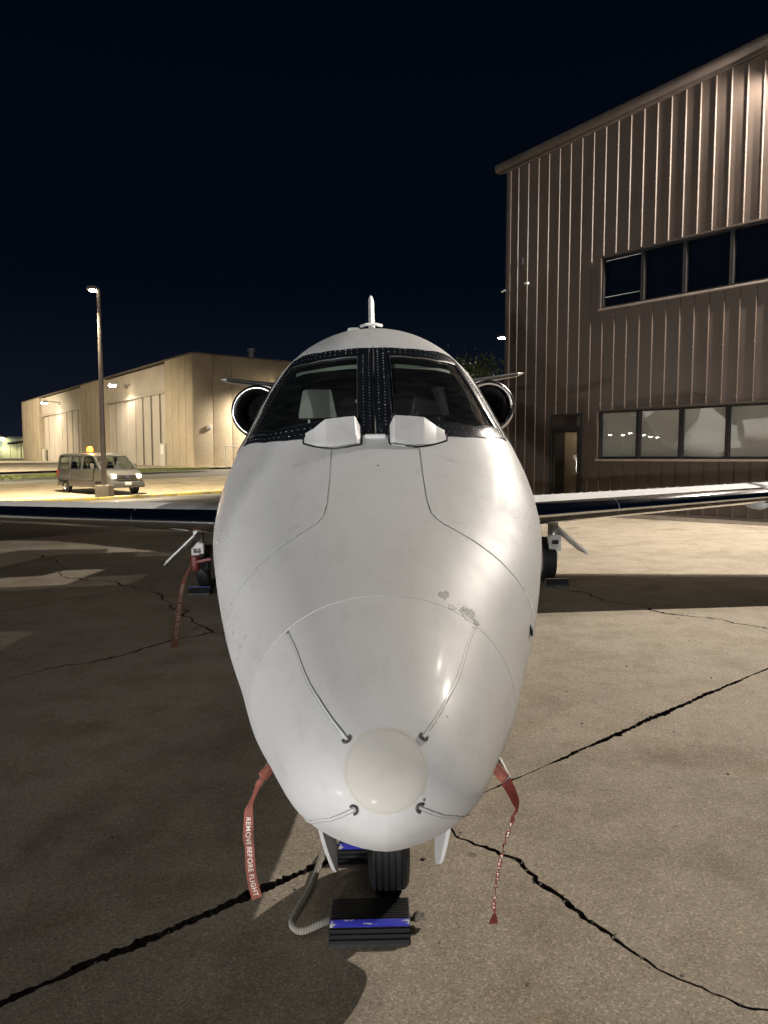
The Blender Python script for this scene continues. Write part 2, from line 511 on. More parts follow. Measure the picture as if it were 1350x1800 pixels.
def jag(line, amp, seed, levels=3):
    rnd = random.Random(seed)
    for lv in range(levels):
        out = [line[0]]
        for i in range(len(line) - 1):
            p, q = line[i], line[i + 1]
            L = math.hypot(q[0] - p[0], q[1] - p[1])
            if L > 0.045 and L < 3:
                d = rnd.gauss(0, 1) * amp * min(L, .5)
                out.append(((p[0] + q[0]) / 2 - (q[1] - p[1]) / L * d, (p[1] + q[1]) / 2 + (q[0] - p[0]) / L * d))
            elif L >= 3:
                k = int(L / 1.2)
                for j in range(1, k):
                    d = rnd.gauss(0, 1) * .012
                    out.append((p[0] + (q[0] - p[0]) * j / k - (q[1] - p[1]) / L * d, p[1] + (q[1] - p[1]) * j / k + (q[0] - p[0]) / L * d))
            out.append(q)
        line = out
    return line
AMP = [0.012, 0.075, 0.11, 0.09, 0.06, 0.05, 0.04, 0.03, 0.05]
LINES = [(jag(ln, AMP[i], 40 + i, 3 if i else 2), g) for i, (ln, g) in enumerate(LINES)]
slabs = [[(x, y, 0.0) for x, y in REGION]]
for line, gap in LINES:
    best = None
    mids = []
    for k in range(len(line) - 1):
        for f in (0.25, 0.5, 0.75):
            mids.append((line[k][0] + (line[k + 1][0] - line[k][0]) * f, line[k][1] + (line[k + 1][1] - line[k][1]) * f))
    out = []
    scored = sorted(range(len(slabs)), key=lambda i: -sum(inside(p, slabs[i]) for p in mids))
    for i, pl in enumerate(slabs):
        if i == scored[0]: out += split(pl, line, gap)
        else: out.append(pl)
    slabs = out
def slab_mesh(pl):
    ar = sum(pl[i][0] * pl[(i + 1) % len(pl)][1] - pl[(i + 1) % len(pl)][0] * pl[i][1] for i in range(len(pl)))
    if ar < 0:
        n = len(pl)
        pl = [(pl[i][0], pl[i][1], pl[(i - 1) % n][2]) for i in range(n - 1, -1, -1)]
    n = len(pl); pts = []
    for i in range(n):                               # subdivide and make each broken edge ragged
        p, q = pl[i], pl[(i + 1) % n]
        L = math.hypot(q[0] - p[0], q[1] - p[1])
        my = 0.5 * (p[1] + q[1])
        near = math.hypot(0.5 * (p[0] + q[0]), my - 2)
        st = 0.013 if near < 4 else (0.022 if near < 8 else 0.05)
        k = clamp(int(L / st) if p[2] else 1, 1, 420)
        nx, ny = -(q[1] - p[1]) / max(L, 1e-9), (q[0] - p[0]) / max(L, 1e-9)
        bite = 0.0
        for j in range(k):
            t = j / k
            off = 0.0
            if p[2]:
                wx = p[0] + (q[0] - p[0]) * t; wy = p[1] + (q[1] - p[1]) * t
                wf = .62 + .36 * math.sin(2.3 * wx + 1.1 * wy) + .30 * math.sin(5.1 * wx - 3.7 * wy + 1.3) + .2 * math.sin(11.3 * wx + 8.1 * wy)
                off = p[2] * max(.22, wf + .25) * (0.5 + 0.30 * math.sin(9 * (p[0] + t * (q[0] - p[0])) + 5 * p[1]) ** 2 + random.uniform(-0.30, 0.30) + bite)
                if random.random() < 0.10: bite = random.uniform(0.2, 1.0)
                bite *= 0.72
            pts.append((p[0] + (q[0] - p[0]) * t + nx * off, p[1] + (q[1] - p[1]) * t + ny * off))
    cl = []
    for p in pts:
        if not cl or math.hypot(p[0] - cl[-1][0], p[1] - cl[-1][1]) > 0.004: cl.append(p)
    pts = cl; n = len(pts)
    V, E_, F_, *_r = delaunay_2d_cdt([Vector(p) for p in pts], [(i, (i + 1) % n) for i in range(n)], [], 1, 1e-6)
    me = bpy.data.meshes.new('concrete_slab')
    fs = []
    for f in F_:
        f = list(f)
        a2 = sum(V[f[i]].x * V[f[(i + 1) % len(f)]].y - V[f[(i + 1) % len(f)]].x * V[f[i]].y for i in range(len(f)))
        fs.append(f if a2 > 0 else f[::-1])
    m0 = len(V)
    vs = [(v_.x, v_.y, K * v_.x) for v_ in V] + [(x, y, K * x) for x, y in pts] + [(x, y, K * x - 0.05) for x, y in pts]
    fs += [(m0 + i, m0 + n + i, m0 + n + (i + 1) % n, m0 + (i + 1) % n) for i in range(n)]
    me.from_pydata(vs, [], fs)
    me.materials.append(M_CONC); me.materials.append(M_BED)
    for p in me.polygons[len(me.polygons) - n:]: p.material_index = 1
    return me
apron = tag(empty('apron'), kind='structure')
mb = MB()
mb.add([(x, y, K * clamp(x, -16, 14) - 0.046) for x, y in REGION], [tuple(range(6))])
bed = mb.build('joint_bed', M_BED, apron, flat=True)
for pl in slabs:
    inst('concrete_slab', slab_mesh(pl), apron)
# grit and chips lying on the concrete and in the wide crack
mb = MB()
for i in range(420):
    if i < 330:
        ln = LINES[1 if i % 3 else 0][0]
        cand = [k for k in range(len(ln) - 1) if math.hypot(ln[k][0], ln[k][1] - 1.5) < 3.6]
        t = random.random(); k = random.choice(cand)
        x = ln[k][0] + (ln[k + 1][0] - ln[k][0]) * t + random.gauss(0, 0.01); y = ln[k][1] + (ln[k + 1][1] - ln[k][1]) * t + random.gauss(0, 0.01)
        s_ = random.uniform(0.002, 0.007); z0 = K * x - (random.uniform(.008, .035) if random.random() < 0.8 else 0)
    else:
        x = random.uniform(-2.5, 3.2); y = random.uniform(1.3, 7.5); s_ = random.uniform(0.003, 0.009); z0 = K * x
    vs = [(x + s_ * random.uniform(.6, 1.5) * math.cos(a), y + s_ * random.uniform(.6, 1.5) * math.sin(a), z0) for a in (0, 1.3, 2.6, 3.9, 5.1)]
    vs += [(px * 0.5 + x * 0.5, py * 0.5 + y * 0.5, z0 + s_ * random.uniform(.4, .9)) for px, py, _ in vs]
    mb.add(vs, [(5, 6, 7, 8, 9)] + [(i_, (i_ + 1) % 5, 5 + (i_ + 1) % 5, 5 + i_) for i_ in range(5)])
tag(mb.build('grit', simple('dark_grit', (0.10, 0.085, 0.07), 0.9, var=0.7, scale=40), flat=True), kind='stuff')

# asphalt lane, kerb, lot, grass, hangar apron
def bl(x): return 16.86 + 0.945 * (x + 5.63)
def kl(x): return 34.42 + 0.985 * (x + 8.117)
sheet('asphalt_lane', M_ASPHALT, (-45, bl(-45)), (9, bl(9)), (9, kl(9) - 0.1), (-60, kl(-60) - 0.1), 40, 24, -0.004)
sheet('parking_lot', M_LOT, (-60, kl(-60) + 0.2), (20, kl(20) + 0.2), (30, 75), (-60, 22), 60, 40, -0.002)
sheet('hangar_apron', M_CONC_FAR, (-90, 15), (25, 90), (-10, 150), (-160, 150), 70, 70, 0.012)
m, nt, b = new_mat('yellow_kerb_paint')
n1 = noise(nt, 3, 5, 0.7)
r1 = ramp(nt, n1.outputs[0], [(0.42, (0.30, 0.27, 0.2)), (0.5, (0.44, 0.33, 0.06))])
nt.links.new(r1.outputs[0], b.inputs['Base Color']); b.inputs['Roughness'].default_value = 0.7
M_YELLOW = m
kerb = tag(empty('kerb'), kind='structure')
mb0 = MB()
for i in range(46):
    x0 = -46 + i * 1.3; x1 = x0 + 1.285
    mb = MB(); q = []
    for x in (x0, x1):
        y = kl(x); z = gz(x, y)
        q += [(x, y - 0.1, z - 0.05), (x - 0.02, y - 0.07, z + 0.11), (x - 0.08, y + 0.07, z + 0.115), (x - 0.08, y + 0.1, z - 0.05)]
    mb.add(q, [(0, 1, 5, 4), (1, 2, 6, 5), (2, 3, 7, 6), (0, 3, 2, 1), (4, 5, 6, 7)])
    mb.build('kerb_stone', M_YELLOW, kerb, bevel=0.01)
m, nt, b = new_mat('grass_blades')
n1 = noise(nt, 2, 4, 0.6)
r1 = ramp(nt, n1.outputs[0], [(0.3, (0.05, 0.075, 0.015)), (0.7, (0.12, 0.14, 0.03))])
nt.links.new(r1.outputs[0], b.inputs['Base Color']); b.inputs['Roughness'].default_value = 0.8
M_GRASS = m
def grass(name, p0, p1, width, n, h=0.12):
    mb = MB()
    d = Vector((p1[0] - p0[0], p1[1] - p0[1])); L = d.length; d /= L
    nrm = Vector((-d.y, d.x))
    for i in range(n):
        u = random.random() * L; w = random.uniform(-0.5, 0.5) * width * (0.9 + 0.2 * math.sin(u * 2.1))
        x = p0[0] + d.x * u + nrm.x * w; y = p0[1] + d.y * u + nrm.y * w; z = gz(x, y) + 0.012
        a = random.uniform(0, PI); hh = h * random.uniform(0.5, 1.2); s_ = random.uniform(0.03, 0.07)
        lx, ly = random.gauss(0, 0.04), random.gauss(0, 0.04)
        mb.add([(x - s_ * math.cos(a), y - s_ * math.sin(a), z), (x + s_ * math.cos(a), y + s_ * math.sin(a), z), (x + lx, y + ly, z + hh)], [(0, 1, 2)])
    return tag(mb.build(name, M_GRASS, flat=True), kind='stuff')
grass('grass', (-40, 36.5), (-22.0, 52.5), 3.4, 9000)
grass('grass', (-19.5, 55.2), (-14.6, 59.0), 2.4, 3500)
grass('grass', (-16, kl(-16) + 0.4), (-9.5, kl(-9.5) + 0.4), 0.5, 3500, 0.10)

# ------------------------------------------------------------------ the business jet
FS = [0, .015, .05, .12, .25, .40, .55, .80, 1.1, 1.5, 2.0, 2.4, 2.75, 3.1, 3.6, 4.3, 9.0, 10.5, 12.0, 13.4]
FW = [0.0, 0.061, 0.109, 0.156, 0.201, 0.247, 0.297, 0.367, 0.4635, 0.5765, 0.694, 0.752, 0.772, 0.797, 0.845, 0.865, 0.86, 0.68, 0.40, 0.10]
FT = [1.03, 1.0751, 1.108, 1.1462, 1.188, 1.2185, 1.2446, 1.2838, 1.3381, 1.442, 1.6438, 1.8915, 2.1122, 2.265, 2.362, 2.4027, 2.40, 2.38, 2.32, 2.25]
FB = [1.03, 0.985, 0.952, 0.905, 0.835, 0.772, 0.719, 0.662, 0.625, 0.605, 0.590, 0.570, 0.5375, 0.5317, 0.5242, 0.517, 0.52, 0.80, 1.35, 1.95]
FM = [1.03, 1.03, 1.028, 1.01, 0.998, 0.985, 0.977, 0.9843, 1.0268, 1.12, 1.215, 1.235, 1.23, 1.235, 1.267, 1.3268, 1.33, 1.50, 1.85, 2.10]
FQ = [math.sqrt(s) for s in FS]
def slopes(y):
    n = len(y); h = [FQ[i + 1] - FQ[i] for i in range(n - 1)]; d = [(y[i + 1] - y[i]) / h[i] for i in range(n - 1)]
    mm = [0.0] * n; mm[0] = d[0]; mm[-1] = d[-1]
    for k in range(1, n - 1):
        if d[k - 1] * d[k] > 0:
            w1 = 2 * h[k] + h[k - 1]; w2 = h[k] + 2 * h[k - 1]
            mm[k] = (w1 + w2) / (w1 / d[k - 1] + w2 / d[k])
    return mm
FTAB = [(y, slopes(y)) for y in (FW, FT, FB, FM)]
def sect(s):
    q = math.sqrt(max(s, 0)); i = 0
    while i < len(FQ) - 2 and q > FQ[i + 1]: i += 1
    h = FQ[i + 1] - FQ[i]; t = (q - FQ[i]) / h; out = []
    for y, mm in FTAB:
        out.append((2 * t**3 - 3 * t**2 + 1) * y[i] + (t**3 - 2 * t**2 + t) * h * mm[i] + (-2 * t**3 + 3 * t**2) * y[i + 1] + (t**3 - t**2) * h * mm[i + 1])
    return out
def fp0(s, ph):
    w, zt, zb, zm = sect(s); c, sn = math.cos(ph), math.sin(ph)
    n = 2.1 if sn >= 0 else 1.68
    x = w * math.copysign(abs(c) ** (2 / n), c)
    zz = abs(sn) ** (2 / n)
    return Vector((x, s, zm + (zt - zm) * zz if sn >= 0 else zm - (zm - zb) * zz))
def fnorm(s, ph):
    e1 = 0.004; sa = max(s - e1, 0.0008)
    a = fp0(s + e1, ph) - fp0(sa, ph); b_ = fp0(s, ph + 0.01) - fp0(s, ph - 0.01)
    n = a.cross(b_)
    c = fp0(s, ph) - Vector((0, s, sect(s)[3]))
    if n.length < 1e-12: return Vector((0, -1, 0))
    n.normalize()
    return n if n.dot(c) > 0 or (n.y < -0.8) else -n
def FP(s, al, off=0.0):                       # al: degrees from the top, positive to +x
    ph = R(90 - al)
    p = fp0(s, ph)
    return p + fnorm(s, ph) * off if off else p
def pip(s, al, poly): return inside((s, al), poly)

WS_OUT = [(2.76, .12), (2.785, 11), (2.86, 20.5), (3.08, 33.5), (2.79, 43.8), (2.585, 48.5), (2.385, 55.3), (2.19, 42), (2.10, 32), (2.04, 22), (1.994, .12)]
WS_IN = [(2.67, 5.3), (2.70, 15), (2.775, 24.6), (2.93, 34), (2.73, 38.5), (2.536, 43.6), (2.40, 48.5), (2.245, 38), (2.19, 28), (2.162, 18), (2.133, 5.3)]
SIDE = [(2.50, 56.5), (2.63, 51.6), (2.84, 46.6), (3.14, 41.5), (3.55, 44), (3.60, 66), (2.95, 68), (2.56, 63)]
HOLE = [((a[0] + b_[0]) / 2, (a[1] + b_[1]) / 2) for a, b_ in zip(WS_OUT, WS_IN)]
HOLES = [HOLE, [(s, -a) for s, a in HOLE], SIDE, [(s, -a) for s, a in SIDE]]

jet = empty('business_jet', (0.028, 1.0, 0.0), (0, -ROLL, YAW))
tag(jet, 'white twin-engine business jet parked nose-on with its nose gear chocked', 'airplane')

def loft_body(name, m, svals, nphi, off, holes, parent, flip=False):
    vs = []; idx = []
    for s in svals:
        row = []
        for k in range(nphi):
            row.append(len(vs)); vs.append(FP(s, 360 * k / nphi - 180, off))
        idx.append(row)
    fs = []
    for i in range(len(svals) - 1):
        sm = 0.5 * (svals[i] + svals[i + 1])
        for k in range(nphi):
            al = 360 * (k + 0.5) / nphi - 180
            if holes and 1.9 < sm < 3.7 and abs(al) < 72 and any(pip(sm, al, h) for h in holes): continue
            fs.append((idx[i][k], idx[i][(k + 1) % nphi], idx[i + 1][(k + 1) % nphi], idx[i + 1][k]))
    mb = MB().add(vs, fs)
    return mb, idx
SEAM_S = 0.552
sv = [SEAM_S + 0.0015] + [0.6 + 0.05 * i for i in range(27)] + [1.92 + 0.02 * i for i in range(90)] + [3.72 + 0.12 * i for i in range(12)] + [5.2 + 0.4 * i for i in range(20)] + [13.0, 13.2, 13.4]
mb, idx = loft_body('fuselage', M_WHITE, sv, 160, 0.0, HOLES, jet)
mb.f.append(tuple(idx[-1]))
# rounded lip that turns inward at the radome joint
lip = []
for off, ds in ((0.0, 0.0), (-0.004, -0.0005), (-0.03, 0.002)):
    lip.append([FP(SEAM_S + 0.0015 + ds, 360 * k / 160 - 180, off) for k in range(160)])
mb.grid(lip, closed=True)
fus = mb.build('fuselage', M_WHITE, jet, sharp=50)
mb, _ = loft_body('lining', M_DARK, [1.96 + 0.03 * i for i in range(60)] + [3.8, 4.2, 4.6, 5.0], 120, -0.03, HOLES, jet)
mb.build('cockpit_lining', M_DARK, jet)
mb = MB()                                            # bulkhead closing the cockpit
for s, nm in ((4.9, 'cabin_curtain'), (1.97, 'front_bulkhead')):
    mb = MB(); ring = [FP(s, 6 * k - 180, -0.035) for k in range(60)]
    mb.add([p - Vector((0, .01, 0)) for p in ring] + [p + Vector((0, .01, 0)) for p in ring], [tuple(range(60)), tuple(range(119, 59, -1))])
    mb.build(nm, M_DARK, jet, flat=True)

# radome
rs = [0.0006, .004, .012, .025, .04, .06, .085, .12, .16, .2, .25, .3, .35, .4, .45, .5, .53, SEAM_S - 0.0015]
mb, idx = loft_body('radome', M_RADOME, rs, 128, 0.0, None, jet)
mb.f.append(tuple(idx[0]))
mb.grid([[FP(SEAM_S - 0.0015 - d, 360 * k / 128 - 180, o) for k in range(128)] for o, d in ((0, 0), (-0.004, -0.0005), (-0.03, 0.002))], closed=True)
radome = mb.build('radome', M_RADOME, jet, sharp=60)
mb = MB().grid([[FP(SEAM_S + d, 360 * k / 96 - 180, -0.006) for k in range(96)] for d in (-0.008, 0.008)], closed=True)
mb.build('joint_seal', M_SEAM, jet)

def surf_ray(origin, d):                             # first hit of a local ray with the skin
    t0 = 0.0; prev = None
    for i in range(600):
        p = origin + d * (i * 0.002)
        if p.y > 0.0007:
            w, zt, zb, zm = sect(p.y); up = p.z >= zm
            n = 2.1 if up else 1.68; hh = (zt - zm) if up else (zm - zb)
            if (abs(p.x) / w) ** n + (abs(p.z - zm) / hh) ** n < 1:
                if i == 0: return p
                lo_, hi_ = (i - 1) * 0.002, i * 0.002
                for _ in range(16):
                    md = 0.5 * (lo_ + hi_); p = origin + d * md; hit = False
                    if p.y > 0.0007:
                        w, zt, zb, zm = sect(p.y); up = p.z >= zm
                        n = 2.1 if up else 1.68; hh = (zt - zm) if up else (zm - zb)
                        hit = (abs(p.x) / w) ** n + (abs(p.z - zm) / hh) ** n < 1
                    if hit: hi_ = md
                    else: lo_ = md
                return p
    return None
# translucent cap on the nose: a disc wrapped on the skin, seen nearly face-on
cap_c = Vector((0, 0.02, 1.09)); cap_n = Vector((0, -0.90, 0.43)).normalized()
cu = Vector((1, 0, 0)); cv_ = cap_n.cross(cu)
rows = []
for i in range(9):
    rr = 0.0690 * i / 8; row = []
    for k in range(64):
        a = 2 * PI * k / 64
        q = cap_c + cu * rr * math.cos(a) + cv_ * rr * math.sin(a)
        p = surf_ray(q + cap_n * 0.25, -cap_n) or q
        row.append(p + cap_n * (0.0007 if i < 8 else -0.001))
    rows.append(row)
cap = MB().grid(rows, closed=True).build('nose_cap', M_PATCH, radome, sharp=60)
MB().tube([q - cap_n * .0001 for q in rows[-2]] + [rows[-2][0], rows[-2][1]], 0.0004, 5).build('cap_edge', simple('cap_edge_grey', (.47, .46, .42), .6), cap)

def surf_line(pts, wdt, off, name, m, parent, n=8, hgt=0.0012):
    """a strip wrapped on the skin along (s, al) points"""
    dense = []
    for i in range(len(pts) - 1):
        for j in range(n):
            t = j / n
            dense.append((pts[i][0] + (pts[i + 1][0] - pts[i][0]) * t, pts[i][1] + (pts[i + 1][1] - pts[i][1]) * t))
    dense.append(pts[-1])
    P = [FP(s, a) for s, a in dense]; N = [fnorm(s, R(90 - a)) for s, a in dense]
    rows = []
    for i in range(len(P)):
        t = (P[min(i + 1, len(P) - 1)] - P[max(i - 1, 0)]).normalized()
        sd = N[i].cross(t).normalized()
        b0 = P[i] + N[i] * off
        rows.append([b0 - sd * wdt / 2 - N[i] * 0.003, b0 - sd * wdt / 2, b0 + N[i] * hgt, b0 + sd * wdt / 2, b0 + sd * wdt / 2 - N[i] * 0.003])
    mb = MB().grid(rows)
    return mb.build(name, m, parent) if name else mb
def cr_spline(pts, n=6):
    out = []
    for i in range(len(pts) - 1):
        p0 = pts[max(i - 1, 0)]; p1 = pts[i]; p2 = pts[i + 1]; p3 = pts[min(i + 2, len(pts) - 1)]
        for j in range(n):
            t = j / n
            out.append(tuple(0.5 * ((2 * b_) + (c - a) * t + (2 * a - 5 * b_ + 4 * c - d) * t * t + (3 * b_ - a - 3 * c + d) * t**3) for a, b_, c, d in zip(p0, p1, p2, p3)))
    out.append(tuple(pts[-1]))
    return out
# lightning strips, traced as surface curves by projecting straight runs along the cap's normal
def proj_line(a, b_, n=22):
    out = []
    for i in range(n + 1):
        t = i / n
        q = cap_c + cu * (a[0] + (b_[0] - a[0]) * t) + cv_ * (a[1] + (b_[1] - a[1]) * t)
        p = surf_ray(q + cap_n * 0.3, -cap_n)
        if p: out.append(p)
    return out
def strip(pts, name, m, parent, wdt=0.0045, h=0.0018, off=0.0):
    mb = MB(); rows = []
    for i, p in enumerate(pts):
        t = (pts[min(i + 1, len(pts) - 1)] - pts[max(i - 1, 0)]).normalized()
        c = p - Vector((0, p.y + 0.25, sect(max(p.y, .001))[3])); c.y = -0.5 * max(c.length, 0.1) if p.y < .2 else 0
        nn = c.normalized(); sd = nn.cross(t).normalized(); nn = t.cross(sd) * (1 if t.cross(sd).dot(c) > 0 else -1)
        b0 = p + nn * off
        rows.append([b0 - sd * wdt / 2 - nn * .002, b0 - sd * wdt / 2 + nn * h * .6, b0 + nn * h, b0 + sd * wdt / 2 + nn * h * .6, b0 + sd * wdt / 2 - nn * .002])
    return mb.grid(rows).build(name, m, parent)
def pix_surface(pts, side):                          # (s, al) keys to dense surface points
    return [FP(s, a * side) for s, a in cr_spline(pts, 8)]
UP = [(0.533, 43.6), (0.42, 42.5), (0.333, 41.8), (0.25, 40), (0.183, 36.3), (0.12, 31.5), (0.075, 26.2)]
LOW = [(0.17, 124.5), (0.10, 121.5), (0.048, 116.5), (0.032, 111.8), (0.0177, 101.3), (0.0095, 84)]
for keys, low in ((UP, 0), (LOW, 1)):
    for sd in (1, -1):
        pts = pix_surface(keys, sd)
        st = strip(pts, 'lightning_strip', M_WHITE, radome, wdt=0.0042, h=0.0016)
        strip(pts, 'strip_seal', M_SEAM, radome, wdt=0.0062, h=0.0006)  # slightly wider grey strip bordering the lightning strip
        # dark horseshoe of sealant round the inner end
        e0 = pts[-1]; t = (pts[-1] - pts[-3]).normalized()
        nn = fnorm(keys[-1][0], R(90 - keys[-1][1] * sd)); s2 = nn.cross(t).normalized()
        arc = []
        for k in range(-5, 6):
            a = k / 5 * R(115)
            arc.append(e0 + t * (0.0062 * math.cos(a) - 0.001) + s2 * 0.0062 * math.sin(a) + nn * 0.0006)
        mbs = MB().tube(arc, 0.0022, 6)
        mbs.build('sealant', simple('dark_sealant', (0.06, 0.06, 0.058), 0.6), radome)
        if not low:
            p = pts[0]
            n0 = fnorm(0.533, R(90 - 43.6 * sd))
            MB().lathe([(0.0, 0.0022), (0.0035, 0.0018), (0.0042, -0.001)], 12, Matrix.Translation(p) @ n0.to_track_quat('Z', 'Y').to_matrix().to_4x4()).build('strip_stud', M_BLACK, radome)

# seams, doors
def ring_seam(s, a0, a1, name='panel_seam', wdt=0.0022, step=3):
    n = int(abs(a1 - a0) / step)
    return surf_line([(s, a0 + (a1 - a0) * i / n) for i in range(n + 1)], wdt, 0.0003, name, M_SEAM, jet, 1, 0.0002)
def dens(poly, n):
    out = []
    for i in range(len(poly)):
        a, b_ = poly[i], poly[(i + 1) % len(poly)]
        for j in range(n): out.append((a[0] + (b_[0] - a[0]) * j / n, a[1] + (b_[1] - a[1]) * j / n))
    return out
def patch(poly, off, rings=10, n=8, edge_off=None):
    """surface patch over a star-shaped polygon in (s, al)"""
    d = dens(poly, n)
    cs = sum(p[0] for p in d) / len(d); ca = sum(p[1] for p in d) / len(d)
    rows = []
    if edge_off is not None: rows.append([FP(s, a, edge_off) for s, a in d])
    for r_ in range(rings + 1):
        f = 1 - r_ / rings * 0.999
        rows.append([FP(cs + (s - cs) * f, ca + (a - ca) * f, off) for s, a in d])
    return MB().grid(rows, closed=True)
# baggage doors on the upper nose
DOOR = [(1.90, 14.5), (1.65, 15.5), (1.40, 17.0), (1.285, 18.8), (1.215, 23), (1.165, 31), (1.125, 42), (1.10, 54), (1.095, 68), (1.095, 84), (1.5, 84), (1.9, 80), (1.96, 60), (1.955, 40)]
for sd in (1, -1):
    poly = [(s, a * sd) for s, a in DOOR]
    d = patch(poly, 0.0028, 12, 8, edge_off=-0.002).build('baggage_door', M_WHITE, jet, sharp=60)
    surf_line(cr_spline(poly[:10], 4), 0.0038, 0.0005, 'door_gap', M_SEAM, d, 2, 0.0)
    # faint printed block (worn placard) near each door corner: rows of tiny marks
    mbp = MB()
    for (ps, pa, n_) in ((1.83, 24, 9), (1.25, 27, 10)):
        for rw in range(2):
            for i in range(n_):
                if random.random() < 0.25: continue
                a0 = (pa + i * 0.62) * sd; s0 = ps - rw * 0.014
                q = [FP(s0, a0, .0032), FP(s0, a0 + .4 * sd, .0032), FP(s0 + .008, a0 + .4 * sd, .0032), FP(s0 + .008, a0, .0032)]
                mbp.add(q, [(0, 1, 2, 3)])
    tag(mbp.build('worn_marking', simple('worn_print', (0.42, 0.42, 0.41), 0.6), d, flat=True), kind='stuff')
ring_seam(1.06, 86, 172); ring_seam(1.06, -86, -172)
for sd in (1, -1):
    surf_line([(1.1 + 0.1 * i, sd * 92) for i in range(12)], 0.002, 0.0003, 'panel_seam', M_SEAM, jet, 2, 0.0002)
surf_line([(2.78 + 0.02 * i, 0) for i in range(2)], 0.002, 0.0003, 'panel_seam', M_SEAM, jet, 2, 0.0002)
for s, a in ((1.72, 0.5),): 
    MB().lathe([(0, .002), (.005, .001), (.006, -.001)], 12, Matrix.Translation(FP(s, a)) @ fnorm(s, R(90 - a)).to_track_quat('Z', 'Y').to_matrix().to_4x4()).build('temperature_port', M_SEAM, jet)

# windscreen
for sd in (1, -1):
    oo = dens([(s, a * sd) for s, a in WS_OUT], 12); ii = dens([(s, a * sd) for s, a in WS_IN], 12)
    rows = []
    for f, off in ((0, -0.004), (0, 0.0035), (0.15, 0.005), (0.55, 0.005), (0.85, 0.0045), (1.0, 0.002), (1.0, -0.012)):
        rows.append([FP(a[0] + (b_[0] - a[0]) * f, a[1] + (b_[1] - a[1]) * f, off) for a, b_ in zip(oo, ii)])
    fr = MB().grid(rows, closed=True).build('windscreen_frame', M_FRAME, jet, sharp=45)
    # rivets: two rows on each side of the frame
    mb = MB()
    nd = len(oo); fr_mat = None
    for f in (0.24, 0.62):
        path = [(a[0] + (b_[0] - a[0]) * f, a[1] + (b_[1] - a[1]) * f) for a, b_ in zip(oo, ii)]
        acc = 0.0; last = FP(*path[0])
        for j in range(1, nd + 1):
            q0 = path[(j - 1) % nd]; q1 = path[j % nd]
            L = (FP(*q1) - FP(*q0)).length
            k = 0
            while acc + L > 0.030:
                t = (0.030 - acc) / L
                q0 = (q0[0] + (q1[0] - q0[0]) * t, q0[1] + (q1[1] - q0[1]) * t)
                L *= (1 - t); acc = 0
                rv_ = random.uniform(.7, 1.15)
                if random.random() < .05: continue
                mb.lathe([(0, .0018 * rv_), (.0020 * rv_, .0013 * rv_), (.0031 * rv_, -.0005)], 7, Matrix.Translation(FP(*q0, .005)) @ fnorm(q0[0], R(90 - q0[1])).to_track_quat('Z', 'Y').to_matrix().to_4x4())
            acc += L
    rv = mb.build('rivets', M_RIVET, fr); tag(rv, kind='stuff')
    pane = patch([(s, a * sd) for s, a in WS_IN], -0.006, 8, 10).build('windscreen_pane', M_PANE, jet, sharp=80)
    # thin bright retaining strip round the glass
    ring = [FP(s, a * sd, -0.001) for s, a in dens(WS_IN, 10)]
    MB().tube(ring + ring[:2], 0.0035, 6).build('pane_trim', M_STEEL if sd > 0 else simple('dull_trim', (0.12, 0.125, 0.125), 0.35, 0.6), fr)
    # thick edge of the laminated glass: pale green band below the top edge
    top = [(2.655, 5.8), (2.685, 15), (2.755, 24.0), (2.895, 33)]
    low = [(2.615, 5.8), (2.645, 15), (2.715, 23.5), (2.83, 32.6)]
    rows = [[FP(s, a * sd, -0.035) for s, a in cr_spline(ln, 6)] for ln in (top, low)]
    MB().grid(rows).build('sun_visor', simple('grey_green_visor', (0.34, 0.40, 0.34), 0.5), jet)
    # side window
    so = dens([(s, a * sd) for s, a in SIDE], 8); cs = 2.98; ca = 56 * sd
    rows = []
    for f, off in ((1.06, -0.003), (1.06, 0.003), (0.97, 0.004), (0.90, 0.002), (0.90, -0.01)):
        rows.append([FP(cs + (s - cs) * f, ca + (a - ca) * f, off) for s, a in so])
    MB().grid(rows, closed=True).build('side_window_frame', M_FRAME, jet, sharp=45)
    patch([(cs + (s - cs) * .92, ca + (a - ca) * .92) for s, a in [(s, a * sd) for s, a in SIDE]], -0.005, 6, 6).build('side_window', M_PANE, jet, sharp=80)
    # cabin windows further back
    for i in range(6):
        s0 = 4.9 + i * 0.72; d = []
        for k in range(20):
            t = 2 * PI * k / 20
            d.append((s0 + 0.17 * math.copysign(abs(math.cos(t)) ** .7, math.cos(t)), sd * (66 + 10.5 * math.copysign(abs(math.sin(t)) ** .7, math.sin(t)))))
        patch(d, 0.002, 3, 1).build('cabin_window', simple('dark_cabin_glass', (0.01, 0.012, 0.014), 0.08), jet)
post = surf_line([(1.996, 0), (2.2, 0), (2.5, 0), (2.76, 0)], 0.009, 0.0052, 'centre_post_strip', M_STEEL, jet, 6, 0.002)
# rain-removal tube and wiper
MB().tube([FP(2.16, 5.9, 0.006), FP(2.3, 5.6, 0.016), FP(2.45, 5.4, 0.016), FP(2.66, 5.2, 0.006)], 0.0065, 8).build('rain_tube', M_CHROME, jet)

